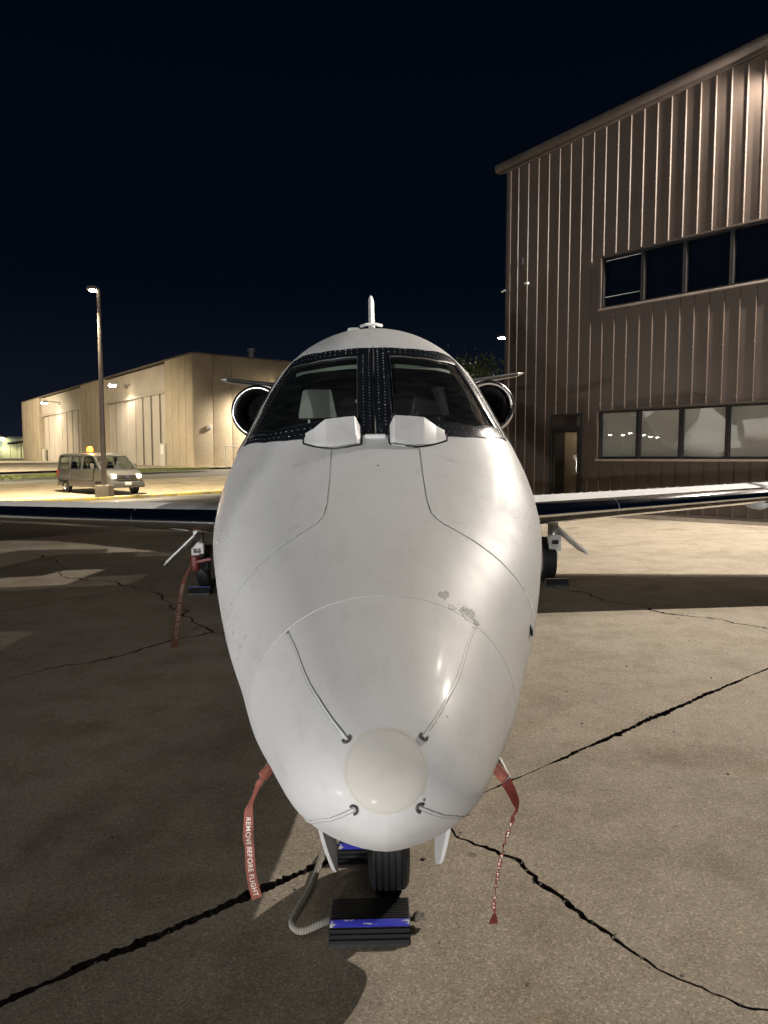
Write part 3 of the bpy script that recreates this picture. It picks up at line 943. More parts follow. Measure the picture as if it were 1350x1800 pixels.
# hot-air scoops ahead of the windscreen
def scoop(sd):
    NU_, NV = 10, 50
    def base(u, v_):
        al = 4.5 + v_ * 20.0
        s0 = 1.905 + 0.012 * max(0, 0.25 - v_) / 0.25 + 0.11 * max(0, (v_ - 0.40) / 0.60) ** 1.6
        s1 = 2.075 + 0.02 * v_
        return s0 + (s1 - s0) * u, al
    def height(u, v_):
        ks = [(0, 0), (.07, 1), (.56, .96), (.80, .30), (1, 0)]
        pl = 0
        for (a0, h0), (a1, h1) in zip(ks[:-1], ks[1:]):
            if a0 <= v_ <= a1: pl = h0 + (h1 - h0) * (v_ - a0) / (a1 - a0)
        return (0.010 + 0.040 * u) * pl + 0.003 * min(1, u * 12)
    top = []; und = []
    for i in range(NU_ + 1):
        u = i / NU_
        top.append([FP(*(lambda q: (q[0], q[1] * sd))(base(u, j / NV)), height(u, j / NV)) for j in range(NV + 1)])
    mb = MB().grid(top)
    back = top[-1]; inn = [FP(*(lambda q: (q[0] - .012, q[1] * sd))(base(1, j / NV)), max(height(1, j / NV) - 0.006, -.002)) for j in range(NV + 1)]
    flo = [FP(*(lambda q: (q[0] - .012, q[1] * sd))(base(1, j / NV)), -.002) for j in range(NV + 1)]
    mb.grid([back, inn, flo])
    o = mb.build('air_scoop', M_WHITE, jet, sharp=22)
    g = [FP(*(lambda q: (q[0], q[1] * sd))(base(-0.02, j / NV)), 0.001) for j in range(NV + 1)]
    g += [FP(*(lambda q: (q[0], q[1] * sd))(base(k / 10, 1.01)), 0.001) for k in range(1, 11)]
    g = [FP(*(lambda q: (q[0], q[1] * sd))(base(k / 10, -0.015)), 0.001) for k in range(10, 0, -1)] + g
    MB().tube(g, 0.0045, 6).build('scoop_seal', M_BLACK, o)
    return o
scoop(1); scoop(-1)
MB().tube([FP(1.978, -3, .004), FP(1.975, 0, .006), FP(1.978, 3, .004)], 0.011, 8).build('centre_fairing', M_WHITE, jet)

# cockpit: glareshield, seats, yokes
mb = MB(); rows = []
for i in range(9):
    t = i / 8
    s = 2.02 + 0.50 * t
    wv_ = sect(s)[0] * 0.86
    rows.append([Vector((x * wv_, s + (0.10 if i == 8 else 0) * (1 - x * x), 1.585 + 0.07 * math.sin(t * PI * .6) - 0.26 * x * x * (1 - .5 * t))) for x in [k / 8 - 1 for k in range(17)]])
rows.append([p - Vector((0, .03, .25)) for p in rows[-1]])
mb.grid(rows); mb.build('glareshield', simple('black_vinyl', (0.02, 0.02, 0.021), 0.7, bmp=.2, bscale=120), jet)
for sd, pale in ((-1, 1), (1, 0)):
    x0 = 0.36 * sd
    seat = empty('pilot_seat', (x0, 3.35, 1.00)); seat.parent = jet
    mm = M_SEAT if pale else simple('grey_leather', (0.04, 0.04, 0.04), 0.5)
    MB().box((0, 0, 0.05), (0.46, 0.48, 0.12)).build('seat_cushion', mm, seat, bevel=0.03)
    MB().box((0, 0.27, 0.42), (0.44, 0.12, 0.68), taper=(0.85, 0.8)).build('backrest', mm, seat, bevel=0.03)
    rows = []
    hb = MB().box((0, 0.27, 0.90), (0.26, 0.09, 0.19), taper=(0.72, 0.8)); hb.build('headrest', mm, seat, bevel=0.025)
    MB().tube([(-.06, .28, .74), (-.06, .28, .84)], .008, 6).tube([(.06, .28, .74), (.06, .28, .84)], .008, 6).build('headrest_post', M_STEEL, seat)
    yk = MB()
    yk.tube([(x0 * .28 - 0.06 * sd, 2.86, 1.72), (x0 * .28 - .05 * sd, 2.86, 1.83), (x0 * .28 - .005 * sd, 2.86, 1.86)], 0.013, 8)
    yk.tube([(x0 * .28 - 0.06 * sd, 2.86, 1.72), (x0 * .28 - .02 * sd, 2.86, 1.69)], 0.013, 8)
    yk.build('grab_handle', simple('pale_grip', (0.32, 0.32, 0.29), 0.5), jet)

# antennas on the roof
mb = MB(); mb.prism([(-0.04, 0), (0.04, 0), (0.038, 0.014), (0.03, 0.022), (-0.03, 0.022), (-0.038, 0.014)], 0, 0.16, Matrix.Translation(FP(3.5, -7.2, -0.004)) @ Matrix.Rotation(R(90), 4, 'X'))
mb.v = [(x, 2 * FP(3.5, -7.2).y - y, z) for x, y, z in mb.v]
mb.build('roof_antenna', M_WHITE, jet, bevel=0.006)

# droplets and wet patches left by dew
mb = MB()
def drop(s, a, r_):
    mb.lathe([(0, r_ * .45), (r_ * .6, r_ * .36), (r_, 0)], 6, Matrix.Translation(FP(s, a, 0.0030)) @ fnorm(s, R(90 - a)).to_track_quat('Z', 'Y').to_matrix().to_4x4())
for i in range(520):
    a = random.gauss(56, 9); s = random.uniform(1.55, 2.3)
    if random.random() < .25: a = -random.gauss(66, 6)
    if any(pip(s, a, h) for h in HOLES) or (s > 1.98 and abs(a) < 55): continue
    drop(s, a, random.uniform(.0012, .0032))
for i in range(90):
    drop(random.uniform(1.11, 1.17), random.uniform(24, 48), random.uniform(.001, .0026))
for i in range(240):
    drop(random.uniform(.8, 2.5), -random.gauss(76, 6), random.uniform(.0016, .0042))
for i in range(60):
    drop(random.gauss(.60, .02), random.gauss(38, 3), random.uniform(.0012, .003))
dr = mb.build('water_drops', glass('water', (0.96, 0.97, 0.97), 0.10), jet); tag(dr, kind='stuff')
def wet(poly, name='wet_patch'):
    o = patch(poly, 0.0011, 4, 5, edge_off=-0.0005).build(name, M_WET, jet, sharp=80)
m, nt, b = new_mat('wet_paint')
b.inputs['Base Color'].default_value = (0.66, 0.665, 0.665, 1); b.inputs['Roughness'].default_value = 0.18
b.inputs['Coat Weight'].default_value = 1.0
n1 = noise(nt, 40, 3); bump(nt, b, n1.outputs[0], 0.35, 0.004)
M_WET = m
def blob(s0, a0, rs_, ra, seed):
    rnd = random.Random(seed); out = []
    ph = [rnd.uniform(0, 6.28) for _ in range(3)]
    for k in range(18):
        t = 2 * PI * k / 18
        f = 1 + .22 * math.sin(2 * t + ph[0]) + .16 * math.sin(3 * t + ph[1]) + .12 * math.sin(5 * t + ph[2])
        out.append((s0 + rs_ * f * math.cos(t), a0 + ra * f * math.sin(t)))
    return out
wet(blob(0.585, 38.5, .030, 4.2, 1)); wet(blob(0.625, 26.5, .028, 2.2, 2)); wet(blob(0.57, 31, .012, 2.5, 3)); wet(blob(0.572, 43, .016, 2.4, 5))

# wings -----------------------------------------------------------
def airfoil(n=26):
    up = []; lo = []
    for i in range(n + 1):
        x = 0.5 * (1 - math.cos(PI * i / n))
        yt = 5 * 0.14 * (0.2969 * math.sqrt(x) - 0.1260 * x - 0.3516 * x * x + 0.2843 * x**3 - 0.1015 * x**4)
        cb = 0.012 * math.sin(PI * x)
        up.append((x, yt + cb)); lo.append((x, -yt + cb))
    return up, lo
AU, AL = airfoil()
def wing_station(ax):
    t = (ax - 0.7) / 7.0
    ch = 2.45 - 1.45 * t
    le = 6.28 + 0.055 * (ax - 0.7)
    z = 0.865 + 0.054 * (ax - 0.8)
    return le, ch, z
def wing_pt(sd, ax, c, y, grow=1.0, dz=0.0):
    le, ch, z = wing_station(ax)
    ca, sa = math.cos(R(1.5)), math.sin(R(1.5))
    yy = y * ch * grow * (1 - 0.25 * clamp((ax - 1) / 6.7, 0, 1))
    return Vector((sd * ax, le + c * ch * ca + yy * sa, z + yy * ca - c * ch * sa + dz))
for sd in (1, -1):
    stations = [0.55, 1.0, 1.6, 2.3, 3.0, 3.8, 4.6, 5.6, 6.6, 7.3, 7.62, 7.7]
    rows = []
    for ax in stations:
        g = 1.0 if ax < 7.5 else (0.7 if ax < 7.65 else 0.12)
        loop = [wing_pt(sd, ax, c, y, g) for c, y in AU[::-1]] + [wing_pt(sd, ax, c, y, g) for c, y in AL[1:]]
        rows.append(loop)
    mb = MB().grid(rows, closed=True); n = len(rows[0])
    mb.f.append(tuple(range((len(stations) - 1) * n, len(stations) * n)))
    wing = mb.build('wing', M_WHITE, jet, sharp=60)
    # polished leading edge in two lengths
    for (a0, a1) in ((0.56, 2.545), (2.55, 4.18), (4.29, 7.55)):
        rows = []
        k = 5
        for i in range(9):
            ax = a0 + (a1 - a0) * i / 8
            rows.append([wing_pt(sd, ax, c, y, 1.0) + Vector((0, -0.004 if c < .3 else 0, 0.0045 if y > 0 else -0.0045)) for c, y in AU[k::-1]] + [wing_pt(sd, ax, c, y, 1.0) + Vector((0, -0.004, -0.0045)) for c, y in AL[1:k + 1]])
        rows2 = [r_ for r_ in rows]
        MB().grid(rows2).build('leading_edge', M_CHROME, wing, sharp=80)
    # wing fence wrapped round the leading edge
    rows = []
    for ax in (4.20, 4.27):
        rows.append([wing_pt(sd, ax, c, y, 1.0) + Vector((0, -0.008 if c < .2 else 0, (0.008 if y > 0 else -0.008))) for c, y in AU[10::-1]] + [wing_pt(sd, ax, c, y, 1.0) + Vector((0, -0.008, -0.008)) for c, y in AL[1:11]])
    MB().grid(rows).build('fence_strip', M_RUBBER, wing, sharp=70)
    lm = MB().lathe([(0.0, -0.06), (0.03, -0.055), (0.06, -0.03), (0.075, 0.04), (0.07, 0.2), (0.04, 0.4), (0.0, 0.5)], 20, Matrix.Translation(wing_pt(sd, 4.22, 0.12, -0.06)) @ Matrix.Rotation(R(-90), 4, 'X'))
    lm.build('landing_light_pod', M_WHITE, wing)
    # row of small tabs along the top of the wing
    mb = MB()
    for i in range(38 if sd > 0 else 0):
        ax = 1.6 + i * 0.11
        p = wing_pt(sd, ax, 0.36, 0.0817)
        mb.box(p + Vector((0, 0, 0.001)), (0.010, 0.04, 0.008), Matrix.Rotation(R(20 * sd), 4, 'Z'))
    if sd > 0: tag(mb.build('vortex_tabs', M_WHITE, wing, bevel=0.0), kind='stuff')
    # flap hinge line
    # aileron, flap seam
    rows = [[wing_pt(sd, ax, 0.74, 0.047) + Vector((0, d, .002)) for ax in (1.0, 3.0, 5.0, 7.4)] for d in (0, .012)]
    MB().grid(rows).build('flap_gap', M_SEAM, wing)
    # wing-root fairing
# engines ---------------------------------------------------------
for sd in (1, -1):
    mt = Matrix.Translation((1.68 * sd, 9.35, 2.25)) @ Matrix.Rotation(R(-90), 4, 'X') @ Matrix.Rotation(R(180), 4, 'Z')
    nac = MB().lathe([(.385, .10), (.41, .35), (.42, .8), (.40, 1.5), (.34, 2.1), (.30, 2.3), (.27, 2.3), (.25, 1.9)], 48, mt).build('engine_nacelle', M_WHITE, jet)
    lipp = [(.30, .22), (.298, .12)] + [(.340 - .042 * math.cos(t), .055 - .055 * math.sin(t) if True else 0) for t in [PI * k / 12 for k in range(13)]] + [(.386, .10)]
    MB().lathe(lipp, 48, mt).build('inlet_lip', M_LIP, nac, sharp=80)
    MB().lathe([(.299, .20), (.300, .40), (.30, .62)], 48, mt).build('inlet_duct', simple('duct_grey', (0.05, 0.05, 0.052), 0.4), nac)
    mb = MB()
    for k in range(20):
        a = 2 * PI * k / 20; rows = []
        for r_, tw in ((.10, .5), (.2, .8), (.292, 1.05)):
            ca, sa = math.cos(a), math.sin(a); h = .04
            c = Vector((r_ * ca, r_ * sa, .56)); tg = Vector((-sa, ca, 0))
            rows.append([mt @ (c - tg * h * math.sin(tw) - Vector((0, 0, h * math.cos(tw)))), mt @ (c + tg * h * math.sin(tw) + Vector((0, 0, h * math.cos(tw))))])
        mb.grid(rows)
    mb.build('fan', simple('fan_titanium', (0.16, 0.16, 0.165), 0.3, 0.9), nac)
    MB().lathe([(0, .36), (.04, .40), (.08, .48), (.105, .56), (.105, .6), (.29, .62), (.30, .63)], 32, mt).build('spinner', simple('spinner_grey', (0.1, 0.1, 0.105), 0.35, 0.6), nac)
    mb = MB(); rows = []
    for x in (0.62, 1.36):
        rows.append([(x * sd, 9.75 + 1.5 * c * (1), 2.05 + (x - .6) * .2 + (0.09 * math.sin(PI * c ** .7)) * u) for c, u in [(k / 8, 1) for k in range(9)] + [(k / 8, -1) for k in range(7, 0, -1)]])
    MB().grid(rows, closed=True).build('engine_pylon', M_WHITE, nac)
# tail ------------------------------------------------------------
def foil_surface(name, sects, m, parent):
    rows = []
    for (p, ch, th, up) in sects:
        loop = []
        for c, y in [(c, y) for c, y in AU[::-2]] + [(c, y) for c, y in AL[2::2]]:
            q = Vector(p) + Vector((0, c * ch, 0)) + Vector(up) * (y / .14 * th)
            loop.append(q)
        rows.append(loop)
    mb = MB().grid(rows, closed=True); n = len(rows[0])
    mb.f.append(tuple(range(n))[::-1]); mb.f.append(tuple(range((len(rows) - 1) * n, len(rows) * n)))
    return mb.build(name, m, parent, sharp=50)
fin = foil_surface('tail_fin', [((0, 10.9, 2.2), 2.7, .20, (1, 0, 0)), ((0, 12.1, 3.2), 2.0, .16, (1, 0, 0)), ((0, 13.3, 4.45), 1.15, .12, (1, 0, 0)), ((0, 13.42, 4.70), 1.0, .12, (1, 0, 0)), ((0, 13.5, 4.78), 0.85, .08, (1, 0, 0)), ((0, 13.62, 4.81), 0.6, .03, (1, 0, 0))], M_WHITE, jet)
MB().tube([(-0.20, 13.05, 4.10), (-0.1, 12.9, 4.10), (0.1, 12.9, 4.10), (0.20, 13.05, 4.10)], 0.030, 8).build('fin_antenna', M_WHITE, fin)
for sd in (1, -1):
    st = foil_surface('tailplane', [((0.05 * sd, 12.35, 2.70), 1.6, .16, (0, 0, 1)), ((1.5 * sd, 12.7, 2.92), 1.2, .12, (0, 0, 1)), ((2.90 * sd, 13.05, 3.13), 0.80, .07, (0, 0, 1)), ((2.99 * sd, 13.15, 3.145), 0.6, .02, (0, 0, 1))], M_WHITE, jet)
    rows = []
    for i in range(5):
        t = i / 4; x = 0.3 + 2.55 * t
        p = Vector((x * sd, 12.35 + (x - .05) * .245, 2.70 + x * .1487)); ch = 1.6 - x * .277; th = .16 - x * .03
        rows.append([p + Vector((0, c * ch - .004, y / .14 * th + (.004 if y > 0 else -.004))) for c, y in AU[6::-1] + AL[1:7]])
    MB().grid(rows).build('deice_boot', simple('black_boot', (0.02, 0.02, 0.022), 0.4), st, sharp=80)
    MB().tube([(2.2 * sd, 13.75, 3.04), (2.2 * sd, 13.9, 3.07)], .03, 8).build('tail_bumper', M_WHITE, st)

# nose gear ---------------------------------------------------------
def wheel(parent, c, rad, wid, nm='wheel'):
    w_ = empty(nm, c); w_.parent = parent
    mt = Matrix.Rotation(R(90), 4, 'Y')
    hw = wid / 2
    prof = [(rad * .55, -hw * .75), (rad * .75, -hw), (rad * .9, -hw * .92), (rad * .97, -hw * .72)]
    for g in (-.5, -.25, 0, .25, .5):
        prof += [(rad, g * hw * 1.1 - .007), (rad, g * hw * 1.1 - .003), (rad - .006, g * hw * 1.1 - .002), (rad - .006, g * hw * 1.1 + .002), (rad, g * hw * 1.1 + .003)]
    prof += [(rad * .97, hw * .72), (rad * .9, hw * .92), (rad * .75, hw), (rad * .55, hw * .75)]
    MB().lathe(prof, 48, mt).build('tyre', M_RUBBER, w_, sharp=30)
    MB().lathe([(0, -hw * .5), (rad * .2, -hw * .62), (rad * .3, -hw * .4), (rad * .5, -hw * .45), (rad * .57, -hw * .8), (rad * .57, hw * .8), (rad * .5, hw * .45), (rad * .3, hw * .4), (rad * .2, hw * .62), (0, hw * .5)], 32, mt).build('rim', M_GREY, w_, sharp=30)
    return w_
ng = empty('nose_gear', (0.012, 1.50, 0)); ng.parent = jet
TR = 0.225
MBt = MB()
def child_wheel(parent, c, rad, wid):
    mt = Matrix.Translation(c) @ Matrix.Rotation(R(90), 4, 'Y')
    hw = wid / 2
    prof = [(rad * .55, -hw * .75), (rad * .75, -hw), (rad * .9, -hw * .94), (rad * .975, -hw * .8)]
    for g in (-.6, -.3, 0, .3, .6):
        prof += [(rad, g * hw - .008), (rad, g * hw - .003), (rad - .007, g * hw - .002), (rad - .007, g * hw + .002), (rad, g * hw + .003)]
    prof += [(rad * .975, hw * .8), (rad * .9, hw * .94), (rad * .75, hw), (rad * .55, hw * .75)]
    MB().lathe(prof, 56, mt).build('tyre', M_RUBBER, parent, sharp=30)
    MB().lathe([(0, -hw * .5), (rad * .2, -hw * .62), (rad * .3, -hw * .4), (rad * .5, -hw * .45), (rad * .57, -hw * .8), (rad * .57, hw * .8), (rad * .5, hw * .45), (rad * .3, hw * .4), (rad * .2, hw * .62), (0, hw * .5)], 32, mt).build('rim', M_GREY, parent, sharp=30)
child_wheel(ng, (0.0, 0, TR), TR, 0.145)
MB().tube([(-0.092, 0, TR), (-0.092, .0, .42), (-0.05, .02, .50), (0.05, .02, .50), (0.092, 0, .42), (0.092, 0, TR)], 0.017, 10).build('fork', M_GEARW, ng)
MB().tube([(0, .02, .50), (0, .02, .85)], 0.04, 14).build('strut', M_GEARW, ng)
MB().tube([(-0.12, 0, TR), (0.12, 0, TR)], 0.022, 12).build('axle', M_STEEL, ng)
MB().box((-0.122, -0.03, .27), (.014, .03, .09)).box((-.098, -.04, .29), (.02, .05, .05)).build('tow_lug', M_STEEL, ng, bevel=.004)
MB().box((0.118, -0.03, .27), (.014, .03, .08)).build('tow_lug', M_STEEL, ng, bevel=.004)
for sd in (1, -1):
    # curved door hanging from the belly, its front edge towards us
    prof = [(0.0, .76), (0.0, .58), (.03, .41), (.10, .26), (.155, .19), (.22, .21), (.50, .38), (.55, .50), (.55, .76)]
    if sd > 0: prof = [(0.0, .76), (0.02, .50), (.06, .33), (.11, .235), (.22, .23), (.50, .40), (.55, .50), (.55, .76)]
    mb = MB(); n = len(prof)
    def dp(y, z, o): 
        k = (.76 - z) / .52
        return (sd * (0.225 - 0.05 * k * k + o + 0.0 * y) , 1.09 + y, z)
    P = cr_spline(prof, 5)
    a = [dp(y, z, .006) for y, z in P]; c = [dp(y, z, -.006) for y, z in P]
    n = len(P)
    mb.add(a + c, [tuple(range(n)), tuple(range(2 * n - 1, n - 1, -1))] + [(i, (i + 1) % n, n + (i + 1) % n, n + i) for i in range(n)])
    dd = mb.build('nose_gear_door', M_WHITE, jet, sharp=40)
    MB().box((sd * .195, 1.30, .50), (.02, .10, .16)).build('door_stiffener', M_GEARW, dd, bevel=.006)
# main gear ---------------------------------------------------------
for sd in (1, -1):
    mg = empty('main_gear', (2.12 * sd, 7.42, 0)); mg.parent = jet
    child_wheel(mg, (-0.06 * sd, .16, .27), .27, .17)
    MB().tube([(0, 0, .86), (0, 0, .60)], .055, 16).build('strut', M_GEARW, mg)
    MB().tube([(0, -.01, .61), (0, -.01, .585)], .06, 16).build('collar', M_STEEL, mg)
    mb = MB().box((0, -.02, .49), (.15, .09, .20)); mb.build('trunnion', M_GEARW, mg, bevel=.015)
    MB().box((0, -.07, .50), (.08, .02, .05)).build('slot', M_BLACK, mg, bevel=.008)
    MB().box((-.03 * sd, .03, .33), (.14, .16, .10)).build('trailing_link', M_GEARW, mg, bevel=.015)
    MB().tube([(-.02 * sd, -.07, .33), (-.02 * sd, -.08, .24)], .014, 8).build('grease_fitting', M_GEARW, mg)
    MB().tube([(-.05 * sd, .03, .84), (-.07 * sd, -.03, .6), (-.06 * sd, -.05, .4)], .008, 6).build('brake_hose', M_RUBBER, mg)
    for off in (0, .035):
        mb = MB()
        A = Vector((2.06 * sd, 7.0, .715)); B = Vector((2.42 * sd, 7.02, .385 + off * .3))
        dx = Vector((off * sd * -.6, off * 1.0, off * .9))
        A += dx; B += dx * .7
        nrm = Vector(((B - A).z, 0, -(B - A).x)).normalized() * .007
        L = .55
        mb.add([A - nrm, A + nrm, B + nrm * .6, B - nrm * .6] + [q + Vector((0, L if i < 2 else L * .8, 0)) for i, q in enumerate([A - nrm, A + nrm, B + nrm * .6, B - nrm * .6])], [(0, 1, 2, 3), (7, 6, 5, 4), (0, 4, 5, 1), (1, 5, 6, 2), (2, 6, 7, 3), (3, 7, 4, 0)])
        mb.build('main_gear_door' if off == 0 else 'door_liner', M_WHITE, mg)
    mg_loc = mg.location.copy()
    for ch in mg.children:
        if 'main_gear_door' in ch.name or 'door_liner' in ch.name:
            ch.location = -mg_loc
# pitot probes
for sd in (1, -1):
    MB().tube([(sd * .30, 1.02, .70), (sd * .335, .98, .665), (sd * .345, .90, .655)], [.012, .011, .008], 10).build('pitot_probe', M_GREY, jet)
# static ports and a small vent on the right cheek
MB().box(FP(1.0, 84, .002), (.004, .035, .018), Matrix.Rotation(R(20), 4, 'X')).build('static_port', M_BLACK, jet)

# ------------------------------------------------------------------ chocks, rope, streamers
m, nt, b = new_mat('chipped_blue_paint')
tc = nt.nodes.new('ShaderNodeTexCoord')
mp = nt.nodes.new('ShaderNodeMapping'); mp.inputs['Scale'].default_value = (1, 2.4, 2.4); nt.links.new(tc.outputs['Object'], mp.inputs[0])
n1 = noise(nt, 17, 7, 0.72, vec=mp.outputs[0])
r1 = ramp(nt, n1.outputs[0], [(0.0, (0.022, 0.026, 0.34)), (0.560, (0.028, 0.033, 0.42)), (0.575, (0.50, 0.50, 0.47)), (1, (0.42, 0.42, 0.40))])
nt.links.new(r1.outputs[0], b.inputs['Base Color']); b.inputs['Roughness'].default_value = 0.55
bump(nt, b, n1.outputs[0], 0.3, 0.002)
M_BLUE = m
M_BLUE2 = simple('worn_blue_paint', (0.012, 0.022, 0.16), 0.5)
def chock(loc, wid, prof_pts, blue_at, label, rz=0.0, blue=M_BLUE, name='wheel_chock', flip=1):
    """prof_pts: outline from the outer foot over the top to the inner foot; each run except blue_at gets moulded grooves"""
    root = empty(name, loc, (0, -ROLL, rz))
    full = []
    for i in range(len(prof_pts) - 1):
        a = prof_pts[i]; b_ = prof_pts[i + 1]
        L = math.hypot(b_[0] - a[0], b_[1] - a[1]); nx, nz = -(b_[1] - a[1]) / L, (b_[0] - a[0]) / L
        k = 0 if (i == blue_at or L < .03) else max(3, int(round(L / .014)))
        if k == 0: full.append(a); continue
        for j in range(k):
            for t, d in ((j / k, 0), ((j + .62) / k, 0.0), ((j + .74) / k, -.006), ((j + .94) / k, -.006)):
                full.append((a[0] + (b_[0] - a[0]) * t + nx * d, a[1] + (b_[1] - a[1]) * t + nz * d))
    full.append(prof_pts[-1])
    full = [(y * flip, z) for y, z in full]
    n = len(full)
    rows = []
    for x, g in ((-wid / 2, .955), (-wid / 2 + .004, 1), (wid / 2 - .004, 1), (wid / 2, .955)):
        cy = sum(q[0] for q in full) / n
        rows.append([(x, cy + (y - cy) * g, z * (g if z > .01 else 1)) for y, z in full])
    mb = MB().grid(rows, closed=True)
    mb.f.append(tuple(range(n))[::-1]); mb.f.append(tuple(range(3 * n, 4 * n)))
    mb.build('rubber_block', M_RUBBER, root, sharp=25)
    a = prof_pts[blue_at]; b_ = prof_pts[blue_at + 1]
    an = math.atan2(b_[1] - a[1], b_[0] - a[0]) * flip
    c = ((a[0] + b_[0]) / 2 * flip, (a[1] + b_[1]) / 2)
    L = math.hypot(b_[0] - a[0], b_[1] - a[1])
    MB().box((0, c[0], c[1] + .001), (wid * .985, L, .007), Matrix.Rotation(an, 4, 'X')).build('painted_crest', blue, root, bevel=.0015)
    tag(root, label, 'chock', 'wheel chocks')
    return root
NOSE_CHOCK = [(-.116, 0), (-.113, .006), (-.085, .043), (-.064, .053), (.055, .050), (.085, .03), (.09, 0)]
chock((-0.045, 2.262, -0.001), 0.262, NOSE_CHOCK, 2, 'ridged black rubber chock with chipped blue crest in front of the nose wheel')
chock((-0.045, 2.72, -0.001), 0.262, NOSE_CHOCK, 2, 'black rubber chock with blue crest half hidden behind the nose wheel')
MAIN_CHOCK = [(-.08, 0), (-.075, .02), (-.02, .085), (.02, .085), (.075, .02), (.08, 0)]
chock((-2.16, 8.25, -0.05), 0.26, MAIN_CHOCK, 2, 'blue-crested chock against the main wheel under the streamer-hung strut', blue=M_BLUE2)
chock((2.03, 8.27, 0.046), 0.26, MAIN_CHOCK, 2, 'dark chock against the main wheel beside the brown metal building', blue=simple('worn_tan_crest', (0.16, 0.13, 0.08), 0.6))
m, nt, b = new_mat('braided_rope')
tc = nt.nodes.new('ShaderNodeTexCoord')
w_ = nt.nodes.new('ShaderNodeTexWave'); w_.inputs['Scale'].default_value = 60; w_.inputs['Distortion'].default_value = 3
nt.links.new(tc.outputs['Object'], w_.inputs['Vector'])
r1 = ramp(nt, w_.outputs[0], [(0.2, (0.17, 0.16, 0.14)), (0.8, (0.42, 0.40, 0.35))])
nt.links.new(r1.outputs[0], b.inputs['Base Color']); b.inputs['Roughness'].default_value = 0.9
bump(nt, b, w_.outputs[0], 0.6, 0.004)
M_ROPE = m
pts = [(-0.165, 2.25, .030), (-0.21, 2.215, .030), (-0.27, 2.20, .016), (-0.305, 2.24, .014), (-0.295, 2.31, .014), (-0.262, 2.45, .014), (-0.245, 2.60, .014), (-0.238, 2.66, .016), (-0.205, 2.72, .024), (-0.165, 2.725, .030)]
rope = MB().tube(cr_spline(pts, 8), 0.0115, 10).build('chock_rope', M_ROPE)
rope.location.z = -0.004
tag(rope, 'grey braided rope looping between the two nose wheel chocks', 'rope')
pts2 = [(0.083, 2.25, .030), (0.098, 2.25, .026), (0.108, 2.243, .034), (0.115, 2.25, .041), (0.108, 2.258, .034), (0.104, 2.25, .024), (0.115, 2.246, .029), (0.135, 2.245, .037)]
MB().tube(cr_spline(pts2, 6), [0.0095] * 40 + [0.012, 0.014, 0.013], 8).build('rope_knot', simple('frayed_rope', (0.17, 0.155, 0.13), 0.95, var=.5, scale=120, bmp=1.0, bscale=150), rope)

def text_flat(body, size, bold=0.0):
    cu_ = bpy.data.curves.new('txt', 'FONT')
    cu_.body = body; cu_.size = size; cu_.resolution_u = 3; cu_.offset = bold; cu_.space_character = 1.12
    o = bpy.data.objects.new('txt', cu_); COL.objects.link(o)
    bpy.context.view_layer.update()
    me = bpy.data.meshes.new_from_object(o.evaluated_get(bpy.context.evaluated_depsgraph_get()))
    bpy.data.objects.remove(o)
    vs = [v_.co.copy() for v_ in me.vertices]; fs = [tuple(p.vertices) for p in me.polygons]
    bpy.data.meshes.remove(me)
    return vs, fs
class Ribbon:
    def __init__(s, keys, n=14):
        """keys: (centre, across vector incl. half width)"""
        flat = [(*c, *a) for c, a in keys]
        d = cr_spline(flat, n)
        s.c = [Vector(q[:3]) for q in d]; s.a = [Vector(q[3:]) for q in d]
        s.L = [0.0]
        for i in range(1, len(s.c)): s.L.append(s.L[-1] + (s.c[i] - s.c[i - 1]).length)
    def at(s, l, w, off=0.0):
        i = 0
        while i < len(s.L) - 2 and l > s.L[i + 1]: i += 1
        t = clamp((l - s.L[i]) / max(1e-9, s.L[i + 1] - s.L[i]), -0.5, 1.5)
        c = s.c[i].lerp(s.c[i + 1], t); a = s.a[i].lerp(s.a[i + 1], t)
        tg = (s.c[i + 1] - s.c[i]).normalized()
        return c + a * w + tg.cross(a).normalized() * off
    def mesh(s, th=0.0009):
        rows = []
        for i in range(len(s.c)):
            l = s.L[i]
            rows.append([s.at(l, -1, th), s.at(l, -.33, th), s.at(l, .33, th), s.at(l, 1, th), s.at(l, 1, -th), s.at(l, .33, -th), s.at(l, -.33, -th), s.at(l, -1, -th)])
        mb = MB().grid(rows, closed=True)
        n = len(rows)
        mb.f.append(tuple(range(8))[::-1]); mb.f.append(tuple(range((n - 1) * 8, n * 8)))
        return mb
    def letters(s, body, l0, l1, hfrac, name, parent, mat, sides=(1,)):
        vs, fs = text_flat(body, 1.0, 0.012)
        x0 = min(p.x for p in vs); x1 = max(p.x for p in vs); y0 = min(p.y for p in vs); y1 = max(p.y for p in vs)
        mb = MB()
        for sd in sides:
            mb.add([s.at(l0 + (p.x - x0) / (x1 - x0) * (l1 - l0), ((p.y - y0) / (y1 - y0) * 2 - 1) * hfrac, sd * 0.0016) for p in vs], fs)
        return mb.build(name, mat, parent, flat=True)
